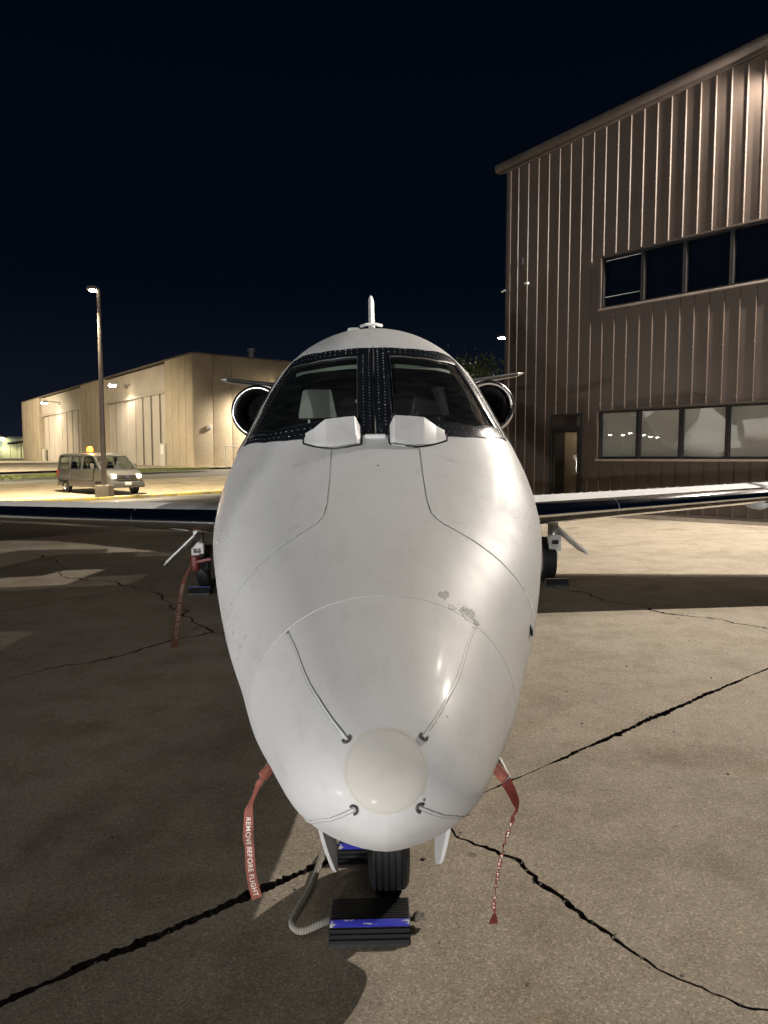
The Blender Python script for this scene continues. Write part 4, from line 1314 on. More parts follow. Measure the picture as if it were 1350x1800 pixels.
def sleeve(c0, c1, r0, r1, parent):
    c0 = Vector(c0); c1 = Vector(c1); d = (c1 - c0)
    rows = []
    a = d.orthogonal().normalized(); b_ = d.normalized().cross(a)
    for t, rr in ((0, r0 * .9), (0.05, r0), (.5, (r0 + r1) / 2), (.95, r1), (1, r1 * .8)):
        rows.append([c0 + d * t + (a * math.cos(2 * PI * k / 18) * 0.75 + b_ * math.sin(2 * PI * k / 18)) * rr for k in range(18)])
    mb = MB().grid(rows, closed=True)
    mb.f.append(tuple(range(18))[::-1]); mb.f.append(tuple(range(72, 90)))
    o = mb.build('pitot_sleeve', M_REDPALE, parent, sharp=50)
    MB().lathe([(0, .004), (.004, .003), (.005, 0)], 10, Matrix.Translation(c0 + Vector((0, -r0 * .8, .004)))).build('snap_button', M_GREY, o)
    return o
W = 0.0135
# streamer on the viewer's left: hangs flat, lettering towards us
st = empty('pitot_streamer', (-.33, 1.9, .69))
tag(st, 'faded red streamer hanging flat with white REMOVE BEFORE FLIGHT lettering, beside the nose', 'streamer', 'remove before flight streamers')
inv_ = Matrix.Translation((.33, -1.9, -.69))
def loc(p): return inv_ @ Vector(p)
sleeve(loc((-.300, 1.93, .700)), loc((-.338, 1.90, .668)), .017, .020, st)
rb = Ribbon([(loc((-.338, 1.895, .668)), (.013, .006, .004)), (loc((-.350, 1.885, .640)), (.008, -.012, .004)), (loc((-.362, 1.882, .612)), (.006, -.012, .002)), (loc((-.371, 1.880, .582)), (.012, -.006, 0)), (loc((-.372, 1.880, .55)), (W, -.001, 0)), (loc((-.373, 1.874, .51)), (W, .004, .001)), (loc((-.371, 1.885, .47)), (W, -.003, .001)), (loc((-.369, 1.879, .43)), (W, .003, .001)), (loc((-.365, 1.885, .38)), (W, .002, .002)), (loc((-.358, 1.888, .345)), (W, .003, .003)), (loc((-.354, 1.89, .325)), (W, .004, .003))])
so = rb.mesh().build('webbing', M_REDPALE, st, sharp=60)
L = rb.L[-1]
rb.letters('REMOVE BEFORE FLIGHT', L * 0.315, L * 0.975, .50, 'lettering', so, M_LETTER, sides=(1, -1))
# streamer on the viewer's right: twisted on itself
st = empty('pitot_streamer', (.33, 1.9, .69))
tag(st, 'dark red streamer twisted into a cord with a flared end, beside the nose', 'streamer', 'remove before flight streamers')
inv_ = Matrix.Translation((-.33, -1.9, -.69))
sleeve(loc((.298, 1.93, .702)), loc((.336, 1.90, .662)), .017, .019, st)
keys = [(loc((.336, 1.895, .660)), (.014, .004, .006)), (loc((.350, 1.89, .635)), (.012, .008, .004)), (loc((.362, 1.886, .607)), (.010, .008, .003)), (loc((.366, 1.886, .588)), (.006, .009, 0))]
x, y, z = .360, 1.888, .578
N = 26
for i in range(N):
    t = i / (N - 1)
    a = i * 1.15
    a += .9 * math.sin(i * 1.7) ; rr = .0058 * (.7 + .5 * math.sin(i * .9 + .6) ** 2)
    keys.append((loc((.360 - .052 * t - .012 * math.sin(t * 3.0), 1.888, .570 - .275 * t)), (rr * math.cos(a), rr * math.sin(a), .001)))
keys += [(loc((.307, 1.888, .275)), (.007, .004, 0)), (loc((.305, 1.888, .252)), (.013, .004, -.002))]
rb = Ribbon(keys, 5)
so = rb.mesh().build('webbing', M_RED, st, sharp=60)
L = rb.L[-1]
rb.letters('REMOVE BEFORE FLIGHT', L * 0.30, L * 0.90, .55, 'lettering', so, M_LETTER, sides=(1, -1))
# streamer on the main gear, trailing over the concrete towards us
st = empty('gear_streamer', (-2.15, 8.1, .30))
tag(st, 'long red streamer trailing from the main gear strut onto the cracked concrete', 'streamer', 'remove before flight streamers')
inv_ = Matrix.Translation((2.15, -8.1, -.30))
wv_ = .027
rb = Ribbon([(loc((-2.17, 8.16, .33)), (.010, .0, .02)), (loc((-2.21, 8.12, .32)), (.014, .006, .004)), (loc((-2.19, 7.75, .235)), (wv_ * .9, .0, .006)), (loc((-2.10, 7.25, .135)), (wv_, .006, .0)), (loc((-1.98, 6.75, .052)), (wv_, .007, 0)), (loc((-1.87, 6.30, -.010)), (wv_, .008, 0)), (loc((-1.785, 5.95, -.034)), (wv_, .008, 0)), (loc((-1.755, 5.82, -.036)), (wv_, .008, 0))])
so = rb.mesh(.0015).build('webbing', simple('dusty_red_webbing', (0.22, 0.085, 0.05), 0.85), st, sharp=60)
L = rb.L[-1]
rb.letters('REMOVE BEFORE FLIGHT', L * 0.28, L * 0.90, .62, 'lettering', so, simple('dull_print', (0.5, 0.42, 0.36), .8), sides=(1, -1))
mb = MB(); 
mb.grid([[loc((-2.20 + .02 * math.cos(a), 8.05 + .01 * u, .40 - .16 * u + .01 * math.sin(3 * a))) if False else loc((-2.17 + (.055 - .01 * u) * math.cos(a), 8.10 + .05 * math.sin(a), .42 - .17 * u)) for a in [2 * PI * k / 14 for k in range(14)]] for u in [k / 5 for k in range(6)]], closed=True)
mb.build('lock_sleeve', simple('maroon_vinyl', (0.12, 0.018, 0.016), 0.5), st, sharp=70)
MB().box(loc((-2.06, 8.06, .375)), (.18, .05, .035), Matrix.Rotation(R(-12), 4, 'Y')).build('strap', simple('maroon_vinyl', (0.12, 0.018, 0.016), 0.5), st, bevel=.008)

# ------------------------------------------------------------------ the brown metal building
BC = Vector((3.286, 19.280, 0)); BV = Vector((0.66131, -0.75011, 0)); BN = Vector((-0.75011, -0.66131, 0))
bld = empty('metal_building', BC, (0, 0, math.atan2(BV.y, BV.x)))
tag(bld, 'two-storey brown ribbed metal building with two strips of windows', 'building')
# building axes: +x along the wall to the viewer's right, -y out of the wall
def eave(t): return 9.03 + 0.069 * t
PIT = 0.3155
def rib_panel(t0, t1, z0, za, zb_, rib):
    """one siding strip with a raised rib on its left edge; top may slope"""
    w_ = t1 - t0
    if rib and w_ > 0.1:
        px = [0, .004, .014, .028, .038, w_ - .0015]; py = [0, -.003, -.028, -.028, 0, 0]
    else:
        px = [0, w_ - .0015]; py = [0, 0]
    n = len(px); vs = []
    for x, y in zip(px, py): vs.append((x, y, 0))
    for x, y in zip(px, py): vs.append((x, y, (za + (zb_ - za) * x / w_) - z0))
    for x, y in zip(px, py): vs.append((x, .02, 0))
    for x, y in zip(px, py): vs.append((x, .02, (za + (zb_ - za) * x / w_) - z0))
    fs = []
    for i in range(n - 1):
        fs += [(i, i + 1, n + i + 1, n + i), (2 * n + i, 2 * n + i + 1, i + 1, i), (n + i, n + i + 1, 3 * n + i + 1, 3 * n + i)]
    me = bpy.data.meshes.new('wall_panel'); me.from_pydata(vs, [], fs); me.materials.append(M_BROWN)
    bm = bmesh.new(); bm.from_mesh(me); bmesh.ops.recalc_face_normals(bm, faces=bm.faces); bm.to_mesh(me); bm.free()
    # outward is -y
    f = me.polygons[0]
    if n == 2 and f.normal.y > 0: me.flip_normals()
    return inst('wall_panel', me, bld, (t0, 0, z0))
FZ = 0.262
UW = (2.84, 12.0, 5.06, 6.225); LW = (2.84, 12.0, 1.510, 2.640); DR = (1.45, 2.385, FZ, 2.630)
T_END = 14.0
nb = int(T_END / PIT)
for i in range(nb):
    t0, t1 = i * PIT, (i + 1) * PIT
    if t0 < 0.1: t0 = 0.10
    spans = [(t0, t1)]
    def emit_cell(a, b_, rib):
        ops = []
        mid = (a + b_) / 2
        if UW[0] < mid < UW[1]: ops = [(LW[2], LW[3]), (UW[2], UW[3])]
        z = FZ
        if DR[0] < mid < DR[1]: z = DR[3]
        for o0, o1 in ops:
            rib_panel(a, b_, z, o0, o0, rib); z = o1
        rib_panel(a, b_, z, eave(a), eave(b_), rib)
    cuts = [t0] + [c for c in (DR[0], DR[1], UW[0], UW[1]) if t0 + .005 < c < t1 - .005] + [t1]
    for k in range(len(cuts) - 1): emit_cell(cuts[k], cuts[k + 1], k == 0 and i > 0)
# shell behind the siding
M_IN = simple('interior_grey', (0.10, 0.097, 0.09), 0.9)
mb = MB()
mb.span((0.05, 12.0, 0.0), (T_END, 12.1, 9.2)); mb.span((0.02, 0.03, 0.0), (0.10, 12.0, 9.0)); mb.span((T_END, 0.03, 0), (T_END + .1, 12, 10.1))
mb.build('rear_walls', M_BROWN, bld, flat=True)
mb = MB(); mb.span((0.10, 3.2, 0.2), (T_END, 3.3, 8.9)); mb.span((0.10, 0.06, 3.7), (T_END, 3.2, 3.8)); mb.span((.1, .06, .2), (T_END, 3.2, .27)); mb.span((2.62, .06, .27), (2.7, 3.2, 3.7))
mb.build('interior_walls', M_IN, bld, flat=True)
mb = MB()
vs = []
for x in (-0.28, T_END + .2):
    for y in (0.0, 12.3):
        vs.append((x, y, eave(x) + .10)); vs.append((x, y, eave(x) + .20))
mb.add(vs, [(0, 4, 6, 2), (1, 3, 7, 5), (0, 1, 5, 4), (2, 6, 7, 3), (0, 2, 3, 1), (4, 5, 7, 6)])
mb.build('roof', M_BROWN2, bld, flat=True)
def sloped(x0, x1, y0, y1, d0, d1, name, mtl, bevel=0.0):
    vs = []
    for x in (x0, x1):
        for y in (y0, y1):
            vs.append((x, y, eave(x) + d0)); vs.append((x, y, eave(x) + d1))
    return MB().add(vs, [(0, 4, 6, 2), (1, 3, 7, 5), (0, 1, 5, 4), (2, 6, 7, 3), (0, 2, 3, 1), (4, 5, 7, 6)]).build(name, mtl, bld, bevel=bevel)
sloped(-.1, T_END, -.06, -.002, -.03, .05, 'eave_trim', M_BROWN2)
gt = []
for (dx) in (0, 1):
    x = -.30 if dx == 0 else T_END
    prof = [(-.16, -.02), (-.20, .02), (-.225, .09), (-.225, .17), (-.205, .215), (-.16, .225)]
    gt.append([(x, y, eave(x) + z * .85 + .03) for y, z in prof] + [(x, 0.0, eave(x) + .225), (x, -.0, eave(x) + .02)])
mb = MB().grid(gt, closed=True); mb.f.append(tuple(range(8))); mb.f.append(tuple(range(15, 7, -1)))
mb.build('gutter', M_BROWN2, bld, bevel=0.008)
MB().span((-.035, -.045, FZ), (.105, .03, eave(.03))).build('corner_trim', M_BROWN2, bld, bevel=.006)
MB().span((-.02, -.05, -0.3), (T_END, .3, FZ - .012)).build('foundation', M_FOUND, bld, bevel=.015)
MB().span((0.0, -.06, FZ - .012), (1.40, .0, FZ + .035)).span((2.43, -.06, FZ - .012), (T_END, .0, FZ + .035)).build('base_trim', M_BROWN2, bld)
M_WGLASS = glass('tinted_window_glass', (0.86, 0.86, 0.84), 0.045, 0.006)
M_WGLASS2 = glass('dark_window_glass', (0.45, 0.48, 0.52), 0.05, 0.01)
M_BLIND = simple('grey_roller_blind', (0.58, 0.56, 0.52), 0.85, var=.05)
def window_strip(op, widths, depth, gl, blind):
    t0, t1, z0, z1 = op
    MB().span((t0 - .07, -.055, z0 - .05), (t1 + .07, -.01, z0 - .003)).build('window_sill', simple('pale_sill', (0.24, 0.2, 0.165), 0.4), bld, bevel=.004)
    MB().span((t0 - .07, -.05, z1 + .003), (t1 + .07, -.01, z1 + .045)).build('window_head', M_BROWN2, bld, bevel=.004)
    MB().span((t0 - .07, -.05, z0 - .003), (t0 - .003, -.01, z1 + .003)).build('window_jamb', M_BROWN2, bld, bevel=.004)
    a = t0
    for i, w_ in enumerate(widths):
        b_ = a + w_
        f = .038
        fr = MB()
        fr.span((a, -.02, z0), (a + f, .09, z1)).span((b_ - f, -.02, z0), (b_, .09, z1)).span((a + f, -.018, z0), (b_ - f, .088, z0 + f)).span((a + f, -.018, z1 - f), (b_ - f, .088, z1))
        win = fr.build('window', M_BRONZE, bld)
        MB().span((a + f, .040, z0 + f), (b_ - f, .046, z1 - f)).build('pane', gl, win, flat=True)
        MB().span((a + f + .01, .048, z0 + f), (b_ - f - .01, .075, z0 + f + .022)).build('bead', M_BRONZE, win)
        if not blind:
            MB().span((a + .01, .22, z0 + .0), (b_ - .01, .224, z1)).build('sky_tone_panel', simple('sky_tone_navy', (.085, .095, .14), .9), win, flat=True)  # added navy panel, stands in for sky reflected in the upper panes
        if blind:
            MB().span((a + .01, .16, z0 + .03), (b_ - .01, .164, z1)).build('blind', M_BLIND, win, flat=True)
        if i == 0 and not blind:
            MB().span((a + f + .03, .02, z1 - f - .045), (b_ - f - .03, .036, z1 - f - .03)).span((a + f + .03, .02, z0 + .25), (b_ - f - .03, .036, z0 + .265)).build('sash_rail', M_GREY, win)
        a = b_
window_strip(UW, [1.02, .97, .99, .98, 1, 1, 1, 1, 1.2], .09, M_WGLASS2, False)
window_strip(LW, [1.005, 1.01, 1.0, 1.0, 1, 1, 1, 1, 1.145], .09, M_WGLASS, True)
# door
t0, t1, z0, z1 = DR
df = MB().span((t0, -.03, z0), (t0 + .055, .08, z1)).span((t1 - .055, -.03, z0), (t1, .08, z1)).span((t0 + .055, -.028, z1 - .055), (t1 - .055, .078, z1)).span((t0 + .055, -.028, z1 - .36), (t1 - .055, .078, z1 - .30)).build('door_frame', M_BRONZE, bld)
MB().span((t0 + .055, .02, z1 - .30), (t1 - .055, .026, z1 - .055)).build('transom_pane', M_WGLASS, df, flat=True)
dl = MB().span((t0 + .06, -.015, z0 + .01), (t0 + .14, .03, z1 - .365)).span((t1 - .14, -.015, z0 + .01), (t1 - .06, .03, z1 - .365)).span((t0 + .14, -.013, z0 + .01), (t1 - .14, .028, z0 + .22)).span((t0 + .14, -.013, z1 - .46), (t1 - .14, .028, z1 - .365)).build('door', M_BRONZE, bld)
MB().span((t0 + .14, .004, z0 + .22), (t1 - .14, .010, z1 - .46)).build('door_pane', M_WGLASS, dl, flat=True)
MB().tube([(t1 - .11, -.015, 1.18), (t1 - .11, -.07, 1.18), (t1 - .11, -.07, 1.52), (t1 - .11, -.015, 1.52)], .014, 8).build('pull_handle', M_STEEL, dl)
MB().span((t1 - .235, -.008, 1.50), (t1 - .10, -.0145, 1.61)).build('notice', simple('white_notice', (.62, .62, .58), .6), dl)
MB().span((.10, 2.6, .3), (.50, 2.66, 2.28)).build('inner_door', simple('inner_wood_door', (0.46, 0.38, 0.27), .5), bld, bevel=.01)
MB().span((.02, 2.58, 2.30), (.62, 2.68, 2.42)).build('inner_door_head', simple('inner_wood_door', (0.46, 0.38, 0.27), .5), bld)
MB().span((-.0, .3, FZ - .02), (2.6, 3.2, FZ + .02)).build('hall_floor', M_IN, bld)
hl = MB().lathe([(0, .0), (.10, .0), (.12, .03), (.12, .06), (0, .06)], 20, Matrix.Translation((.9, 1.3, 3.62))).build('hall_lamp', emit('hall_lamp_glow', (1, .8, .5), 3.0), bld)
lamp('hall_light', 'POINT', (0, 0, 0), 50, (1, .80, .55), .08, parent=None).location = BC + BV * .9 - BN * 1.3 + Vector((0, 0, 3.45))
mb = MB()
for i in range(1, nb):
    x = i * PIT + .021
    for z in (2.80, 3.9, 4.9, 6.40, 7.6, 8.7):
        if x < UW[0] and z in (2.80, 6.40) and random.random() < .5: continue
        if random.random() < .25: continue
        mb.lathe([(0, .008), (.007, .006), (.009, 0)], 6, Matrix.Translation((x + random.uniform(-.003, .003), -.0275, z + random.uniform(-.02, .02))) @ Matrix.Rotation(R(90), 4, 'X'))
tag(mb.build('screws', M_STEEL, bld), kind='stuff')
# small brackets near the corner
MB().span((.50, -.055, 6.55), (.53, -.03, 6.72)).build('cable_clip', M_STEEL, bld)
MB().tube([(.60, -.02, 6.04), (.66, -.12, 6.02), (.80, -.16, 6.0)], [.02, .025, .03], 8).build('wall_bracket', simple('pale_bracket', (.6, .58, .54), .5), bld)
MB().tube([(-.02, .05, 6.0), (-.10, .02, 6.0), (-.20, -.0, 5.97)], [.02, .022, .028], 8).build('wall_bracket', simple('pale_bracket', (.6, .58, .54), .5), bld)
# two floodlights on the wall, just past the edge of the picture
def wall_flood(t, z, out, power, size):
    wp = empty('wall_floodlight', (t, 0, z)); wp.parent = bld
    MB().box((0, -.10, 0), (.34, .20, .24)).build('housing', M_BRONZE, wp, bevel=.02)
    MB().tube([(0, 0, .05), (0, -.1, .08)], .03, 8).build('arm', M_BRONZE, wp)
    MB().box((0, -.215, -.03), (.28, .02, .15)).build('lens', emit('flood_lens', (1.0, .86, .66), 60), wp)
    pos = BC + BV * t + BN * out + Vector((0, 0, z - .05))
    lamp('wall_flood_light', 'SPOT', pos, power, (1.0, 0.905, 0.79), size, target=pos + BN * 1.0 + Vector((0, 0, -.75)) - BV * .45, angle=172, blend=.3)
wall_flood(9.4, 8.75, .50, KEY_W, .07)
wall_flood(6.85, eave(6.85) - .16, .34, KEY2_W, .07)

# ------------------------------------------------------------------ the long tan hangar
HC = Vector((-16.25, 64.0, 0)); HA = math.atan2(-0.791, 0.611)       # long face: +x from far end towards the corner
HV = Vector((-0.611, 0.791, 0))
HZ = gz(HC.x, HC.y)
hg = empty('hangar', (HC.x, HC.y, HZ), (0, 0, HA))
tag(hg, 'long tan precast hangar with tall sliding doors behind the van', 'building')
# local: x negative along the long face away from the corner, -y out of that face; the short face runs along +y at x = 0
m, nt, b = new_mat('precast_tan')
tc = nt.nodes.new('ShaderNodeTexCoord'); n1 = noise(nt, 0.35, 5, .6, vec=tc.outputs['Object']); n2 = noise(nt, 7.5, 4, .7, vec=tc.outputs['Object'])
c0 = ramp(nt, n1.outputs[0], [(.3, (.33, .28, .21)), (.7, (.41, .355, .27))])
c1 = mixc(nt, c0.outputs[0], ramp(nt, n2.outputs[0], [(.35, (.80, .78, .75)), (.6, (1.05, 1.05, 1.05))]).outputs[0], .8, 'MULTIPLY')
nt.links.new(c1, b.inputs['Base Color']); b.inputs['Roughness'].default_value = .9
bump(nt, b, n2.outputs[0], .5, .04)
M_PRE = m
M_DOORP = simple('hangar_door_paint', (.35, .31, .265), .5, var=.1, scale=.4)
M_DOORE = simple('door_edge_pale', (.5, .48, .44), .5)
M_DOORD = simple('door_gap_dark', (.05, .045, .04), .7)
HH = 10.05
def ribbed(x0, x1, z0, z1, pitch, dep, y=0.0):
    """sheet with vertical ribs, facing -y"""
    mb = MB(); px = [x0]; py = [y]
    n = max(1, int(round((x1 - x0) / pitch))); p = (x1 - x0) / n
    pts = []
    for i in range(n):
        a = x0 + i * p
        pts += [(a, y), (a + p * .35, y), (a + p * .5, y - dep), (a + p * .85, y - dep)]
    pts.append((x1, y))
    return mb.grid([[(x, yy, z0) for x, yy in pts], [(x, yy, z1) for x, yy in pts]])
def blockwall(x0, x1, z0, z1, y0, y1, name, mtl): return MB().span((x0, y0, z0), (x1, y1, z1)).build(name, mtl, hg, flat=True)
LEN = 72.0
# piers
piers = [(-LEN, -59.5), (-36.0, -26.5), (-6.6, 0)]
for (a, b_) in piers:
    n = 5 if b_ - a > 8 else 4
    w_ = (b_ - a) / n
    for i in range(n):
        MB().span((a + i * w_ + .03, -.9, -.6), (a + (i + 1) * w_ - .03, .4, HH)).build('wall_panel', M_PRE, hg, bevel=.04)
    blockwall(a + .05, b_ - .05, -.6, HH - .05, -.8, .2, 'pier_core', M_DOORD)
# headers and doors between the piers
for (a, b_) in ((-59.5, -36.0), (-26.5, -6.6)):
    ribbed(a, b_, 7.35, HH - .12, .45, .05, -.45).build('header_panel', M_DOORP, hg, flat=True)
    MB().span((a, -.62, 7.12), (b_, -.3, 7.38)).build('door_track', M_DOORP, hg)
    n = 8; w_ = (b_ - a) / n
    for i in range(n):
        yy = -.05 - .085 * (i if i < 4 else 4)
        leaf = ribbed(a + i * w_ + .12, a + (i + 1) * w_ - .05, -.02, 7.14, .30, .05, yy).build('door_leaf', M_DOORP, hg, flat=True)
        MB().span((a + i * w_ - .16, yy - .06, -.02), (a + i * w_ + .12, yy + .1, 7.14)).build('leaf_edge', M_DOORE if i in (2, 3, 0) else M_DOORP, leaf)
        MB().span((a + (i + 1) * w_ - .22, yy - .075, .0), (a + (i + 1) * w_ + .06, yy + .2, 7.13)).build('leaf_gap', M_DOORD, leaf)
    blockwall(a, b_, -.5, HH - .2, .3, .5, 'door_backing', M_DOORD)
MB().span((-LEN, -.95, HH), (0.05, .6, HH + .12)).span((-.55, .6, HH), (.05, 46, HH + .12)).build('parapet_cap', simple('cap_brown', (.12, .1, .08), .6), hg)
MB().span((-LEN, .5, HH - .5), (-.4, 46, HH - .3)).build('roof', M_DOORD, hg)
# short face towards us
n = 24; w_ = 45.0 / n
for i in range(n):
    MB().span((-.35, -.85 + i * w_ + .02, -.8), (.02 + .01 * (i % 2), -.85 + (i + 1) * w_ - .02, HH)).build('wall_panel', M_PRE, hg, bevel=.03)
blockwall(-.5, -.05, -.8, HH - .05, -.7, 44, 'short_wall_core', M_DOORD)
MB().span((-LEN, 44, -.5), (-.4, 44.4, HH)).span((-LEN, .5, -.5), (-LEN + .4, 44, HH)).build('rear_walls', M_PRE, hg, flat=True)
sdr = MB().span((-7.9, -1.0, 0), (-6.75, -.85, 2.25)).build('side_door', M_DOORE, hg)
MB().span((-7.7, -1.03, 1.2), (-6.95, -1.0, 2.05)).build('door_pane', simple('bright_notice', (.7, .7, .66), .5), sdr)
MB().box((-.0 + .1, .6, 3.6), (.25, .4, .35)).build('junction_box', M_GREY, hg, bevel=.03)
MB().span((-59.0, -.7, 0), (-58.0, -.55, 2.2)).build('side_door', M_DOORE, hg)
for x, y, h, r_ in ((-.0 - 3, 6.5, 1.0, .28), (-.0 - 2.4, 20, .9, .16)):
    MB().lathe([(r_, 0), (r_, h), (r_ * 1.5, h + .02), (r_ * 1.5, h + .3), (0, h + .35)], 14, Matrix.Translation((x, y, HH + .1))).build('roof_vent', M_GREY, hg)
def wall_pack(x, y, z, out, pw, ext=1.0):
    f = empty('wall_lamp', (x, y, z)); f.parent = hg
    o = Vector(out) * ext
    MB().box(o * 3.1, (.9 if not o.x else .7, .7 if not o.x else .9, .28)).tube([(0, 0, 0), o * 2.8 + Vector((0, 0, .1))], .07, 6).build('housing', M_GREY, f, bevel=.04)
    MB().lathe([(0, -.12), (.26, -.08), (.34, .0), (0, .02)], 16, Matrix.Translation(o * 3.2 + Vector((0, 0, -.17))) @ Matrix.Diagonal((1.25, 1.25, 1.6, 1))).build('lens', emit('hangar_lamp_glow', (1, .86, .58), 60), f)
    wpos = Matrix.Translation((HC.x, HC.y, HZ)) @ Matrix.Rotation(HA, 4, 'Z') @ (Vector((x, y, z)) + o * 3.4 + Vector((0, 0, -.45)))
    tgt = Matrix.Translation((HC.x, HC.y, HZ)) @ Matrix.Rotation(HA, 4, 'Z') @ (Vector((x, y, z)) + o * 3.6 + Vector((0, 0, -6)))
    lamp('hangar_wall_light', 'SPOT', wpos, pw, (1, .87, .67), .3, target=tgt, angle=165, blend=.5)
wall_pack(-17.5, -.55, 8.7, (0, -1, 0), HANGAR_W * .095, .6)
wall_pack(-48.5, -.55, 8.7, (0, -1, 0), HANGAR_W * .095, .6)
wall_pack(0.02, 7.5, 8.25, (1, 0, 0), HANGAR_W * 1.3, .6)
# chain-link gate by the short wall
def chain_fence(p0, p1, h, label, npost, name='chain_link_fence'):
    z0 = gz(*p0)
    root = empty(name, (p0[0], p0[1], z0))
    d = Vector((p1[0] - p0[0], p1[1] - p0[1], 0)); L = d.length; d.normalize()
    for i in range(npost + 1):
        q = d * (L * i / npost)
        MB().tube([q, q + Vector((0, 0, h + .05))], .05, 8).build('post', M_GREY, root)
    mb = MB()
    for z in (.1, h): mb.tube([Vector((0, 0, z)), d * L + Vector((0, 0, z))], .03, 6)
    mb.build('rail', M_GREY, root)
    mb = MB(); n = int(L / .22)
    for i in range(n):
        a = d * (L * i / n)
        for sg in (1, -1):
            b_ = a + d * (h * .45) * sg
            if 0 <= (b_.dot(d)) <= L: mb.tube([a + Vector((0, 0, .1)), b_ + Vector((0, 0, h))], .006, 3, caps=False)
    tag(mb.build('mesh', M_GREY, root, flat=True), kind='stuff')
    tag(root, label, 'fence')
hx = Vector((0.791, 0.611, 0))
p0 = HC + hx * 1.4 + Vector((1.0, -1.2, 0)); p1 = HC + hx * 9 + Vector((1.5, -1.5, 0))
chain_fence((p0.x, p0.y), (p1.x, p1.y), 1.9, 'chain-link fence along the short wall of the tan hangar', 5)

# ------------------------------------------------------------------ lamp posts
M_POST = simple('post_brown', (.11, .085, .07), .5)
def lamp_post(x, y, h, label, base=True, arm=(-.38, 0), power=0, col=(1, .88, .62), tgt=None, glow=60, group=None, angle=150, head=.45):
    z0 = gz(x, y)
    root = empty('lamp_post', (x, y, z0))
    tag(root, label, 'lamp post', group)
    if base: MB().box((0, 0, .12), (.62, .62, .95)).build('concrete_base', M_FOUND, root, bevel=.03)
    mb = MB().box((0, 0, .55 + (h - .55) / 2), (.19, .19, h - .55), taper=(.62, .62)); mb.build('pole', M_POST, root, bevel=.01)
    a = Vector((arm[0], arm[1], 0))
    MB().tube([(0, 0, h - .08), a * .5 + Vector((0, 0, h))], .04, 8).build('arm', M_POST, root)
    hd = MB().box(a * .62 + Vector((0, 0, h + .02)), (head, head, .16), taper=(.8, .8)).build('lamp_head', M_POST, root, bevel=.02)
    MB().lathe([(0, -.08), (.12, -.06), (head * .42, 0), (0, .01)], 16, Matrix.Translation(a * .62 + Vector((0, 0, h - .065)))).build('lens', emit('post_lamp_%d' % glow, (1, .90, .66), glow), hd)
    if power:
        p = Vector((x, y, z0 + h - .25)) + a * .62 + Vector((arm[0], arm[1], 0)).normalized() * .5
        lamp('post_light', 'SPOT', p, power, col, .15, target=p + Vector(tgt or (0, 0, -1)), angle=angle, blend=.4)
    return root
lamp_post(-12.45, 31.6, 9.15, 'tall brown lamp post on a square concrete base in front of the van', power=POST_W, tgt=(-.25, .45, -1), col=(1, .84, .58), angle=118)
lamp_post(8.15, 46.0, 8.75, 'street lamp peeping past the corner of the brown building above the tree', base=False, arm=(-1, 0), power=2500, tgt=(-.2, 0, -1), glow=140, head=.62)
lamp_post(-35.5, 43.0, 9.2, 'tall lamp post added farther along the lot, outside the frame, to light the lot and hangar', power=POST_W * 2.2, tgt=(.1, .85, -1), col=(1, .84, .58), angle=125, glow=60)  # unseen post added to light the lot and the hangar front

lamp_post(-64.0, 90.0, 9.2, 'lamp post added before the far hangar bay, outside the frame, to light it', power=POST_W * 1.7, tgt=(.25, .8, -1), col=(1, .84, .58), angle=140, glow=60)  # added out of view to brighten the far bay

# ------------------------------------------------------------------ the van
VH = 2.02
van = empty('passenger_van', (-14.5, 36.3, gz(-14.5, 36.3)), (0, 0, math.atan2(-.658, .752)))
van.scale = (1.0, 1.0, .98)
tag(van, 'silver-grey passenger van with headlights on and an amber roof beacon lit', 'van')
M_VAN = simple('silver_van_paint', (.095, .093, .089), .32, .30, var=.05, coat=.6)
M_TRIM = simple('grey_plastic', (.05, .05, .05), .55)
M_VGL = glass('van_glass', (.80, .84, .82), .02)
hwid = 1.0
low = [(-2.66, .42), (-2.72, .60), (-2.72, 1.22), (-2.68, 1.27), (1.55, 1.30), (2.02, 1.22), (2.42, 1.08), (2.60, .90), (2.68, .62), (2.62, .40)]
def arch(cx, r_=.40):
    return [(cx - r_ * math.cos(PI * k / 10), .34 + r_ * math.sin(PI * k / 10) * .98) for k in range(11)]
bottom = [(-2.66, .42)] + [(x, max(z, .36)) for x, z in arch(-1.72)] + [(x, max(z, .36)) for x, z in arch(1.72)] + [(2.62, .40)]
outline = low[1:-1] + bottom[::-1]
def van_side(y, poly, tw):
    return [(x, y * (1 - .0 * z), z) for x, z in poly]
mb = MB(); n = len(outline)
inset = lambda x, z: hwid - .05 * smooth((abs(x) - 2.2) / .5) - .10 * smooth((x - 2.1) / .6) - .03 * smooth((z - .9) / .5)
a = [(x, inset(x, z), z) for x, z in outline]; c = [(x, -inset(x, z), z) for x, z in outline]
mb.add(a + c, [tuple(range(n)), tuple(range(2 * n - 1, n - 1, -1))] + [(i, (i + 1) % n, n + (i + 1) % n, n + i) for i in range(n)])
mb.build('body', M_VAN, van, bevel=.02, sharp=35)
ZB, ZT = 1.27, 2.06
rows = []
for x, z, hw in ((-2.70, 1.93, .80), (-2.62, 2.04, .84), (-2.2, 2.09, .86), (0, 2.10, .86), (.75, 2.06, .85), (1.02, 1.98, .82), (1.05, 1.94, .82)):
    rows.append([(x, hw * math.sin(t), z - .14 * (1 - abs(math.cos(t)) ** .35)) for t in [R(-90 + 15 * k) for k in range(13)]])
mb = MB().grid(rows); 
rows2 = [[(x, y, z - .05) for x, y, z in r_] for r_ in rows]; mb.grid(rows2)
mb.build('roof', M_VAN, van, sharp=50)
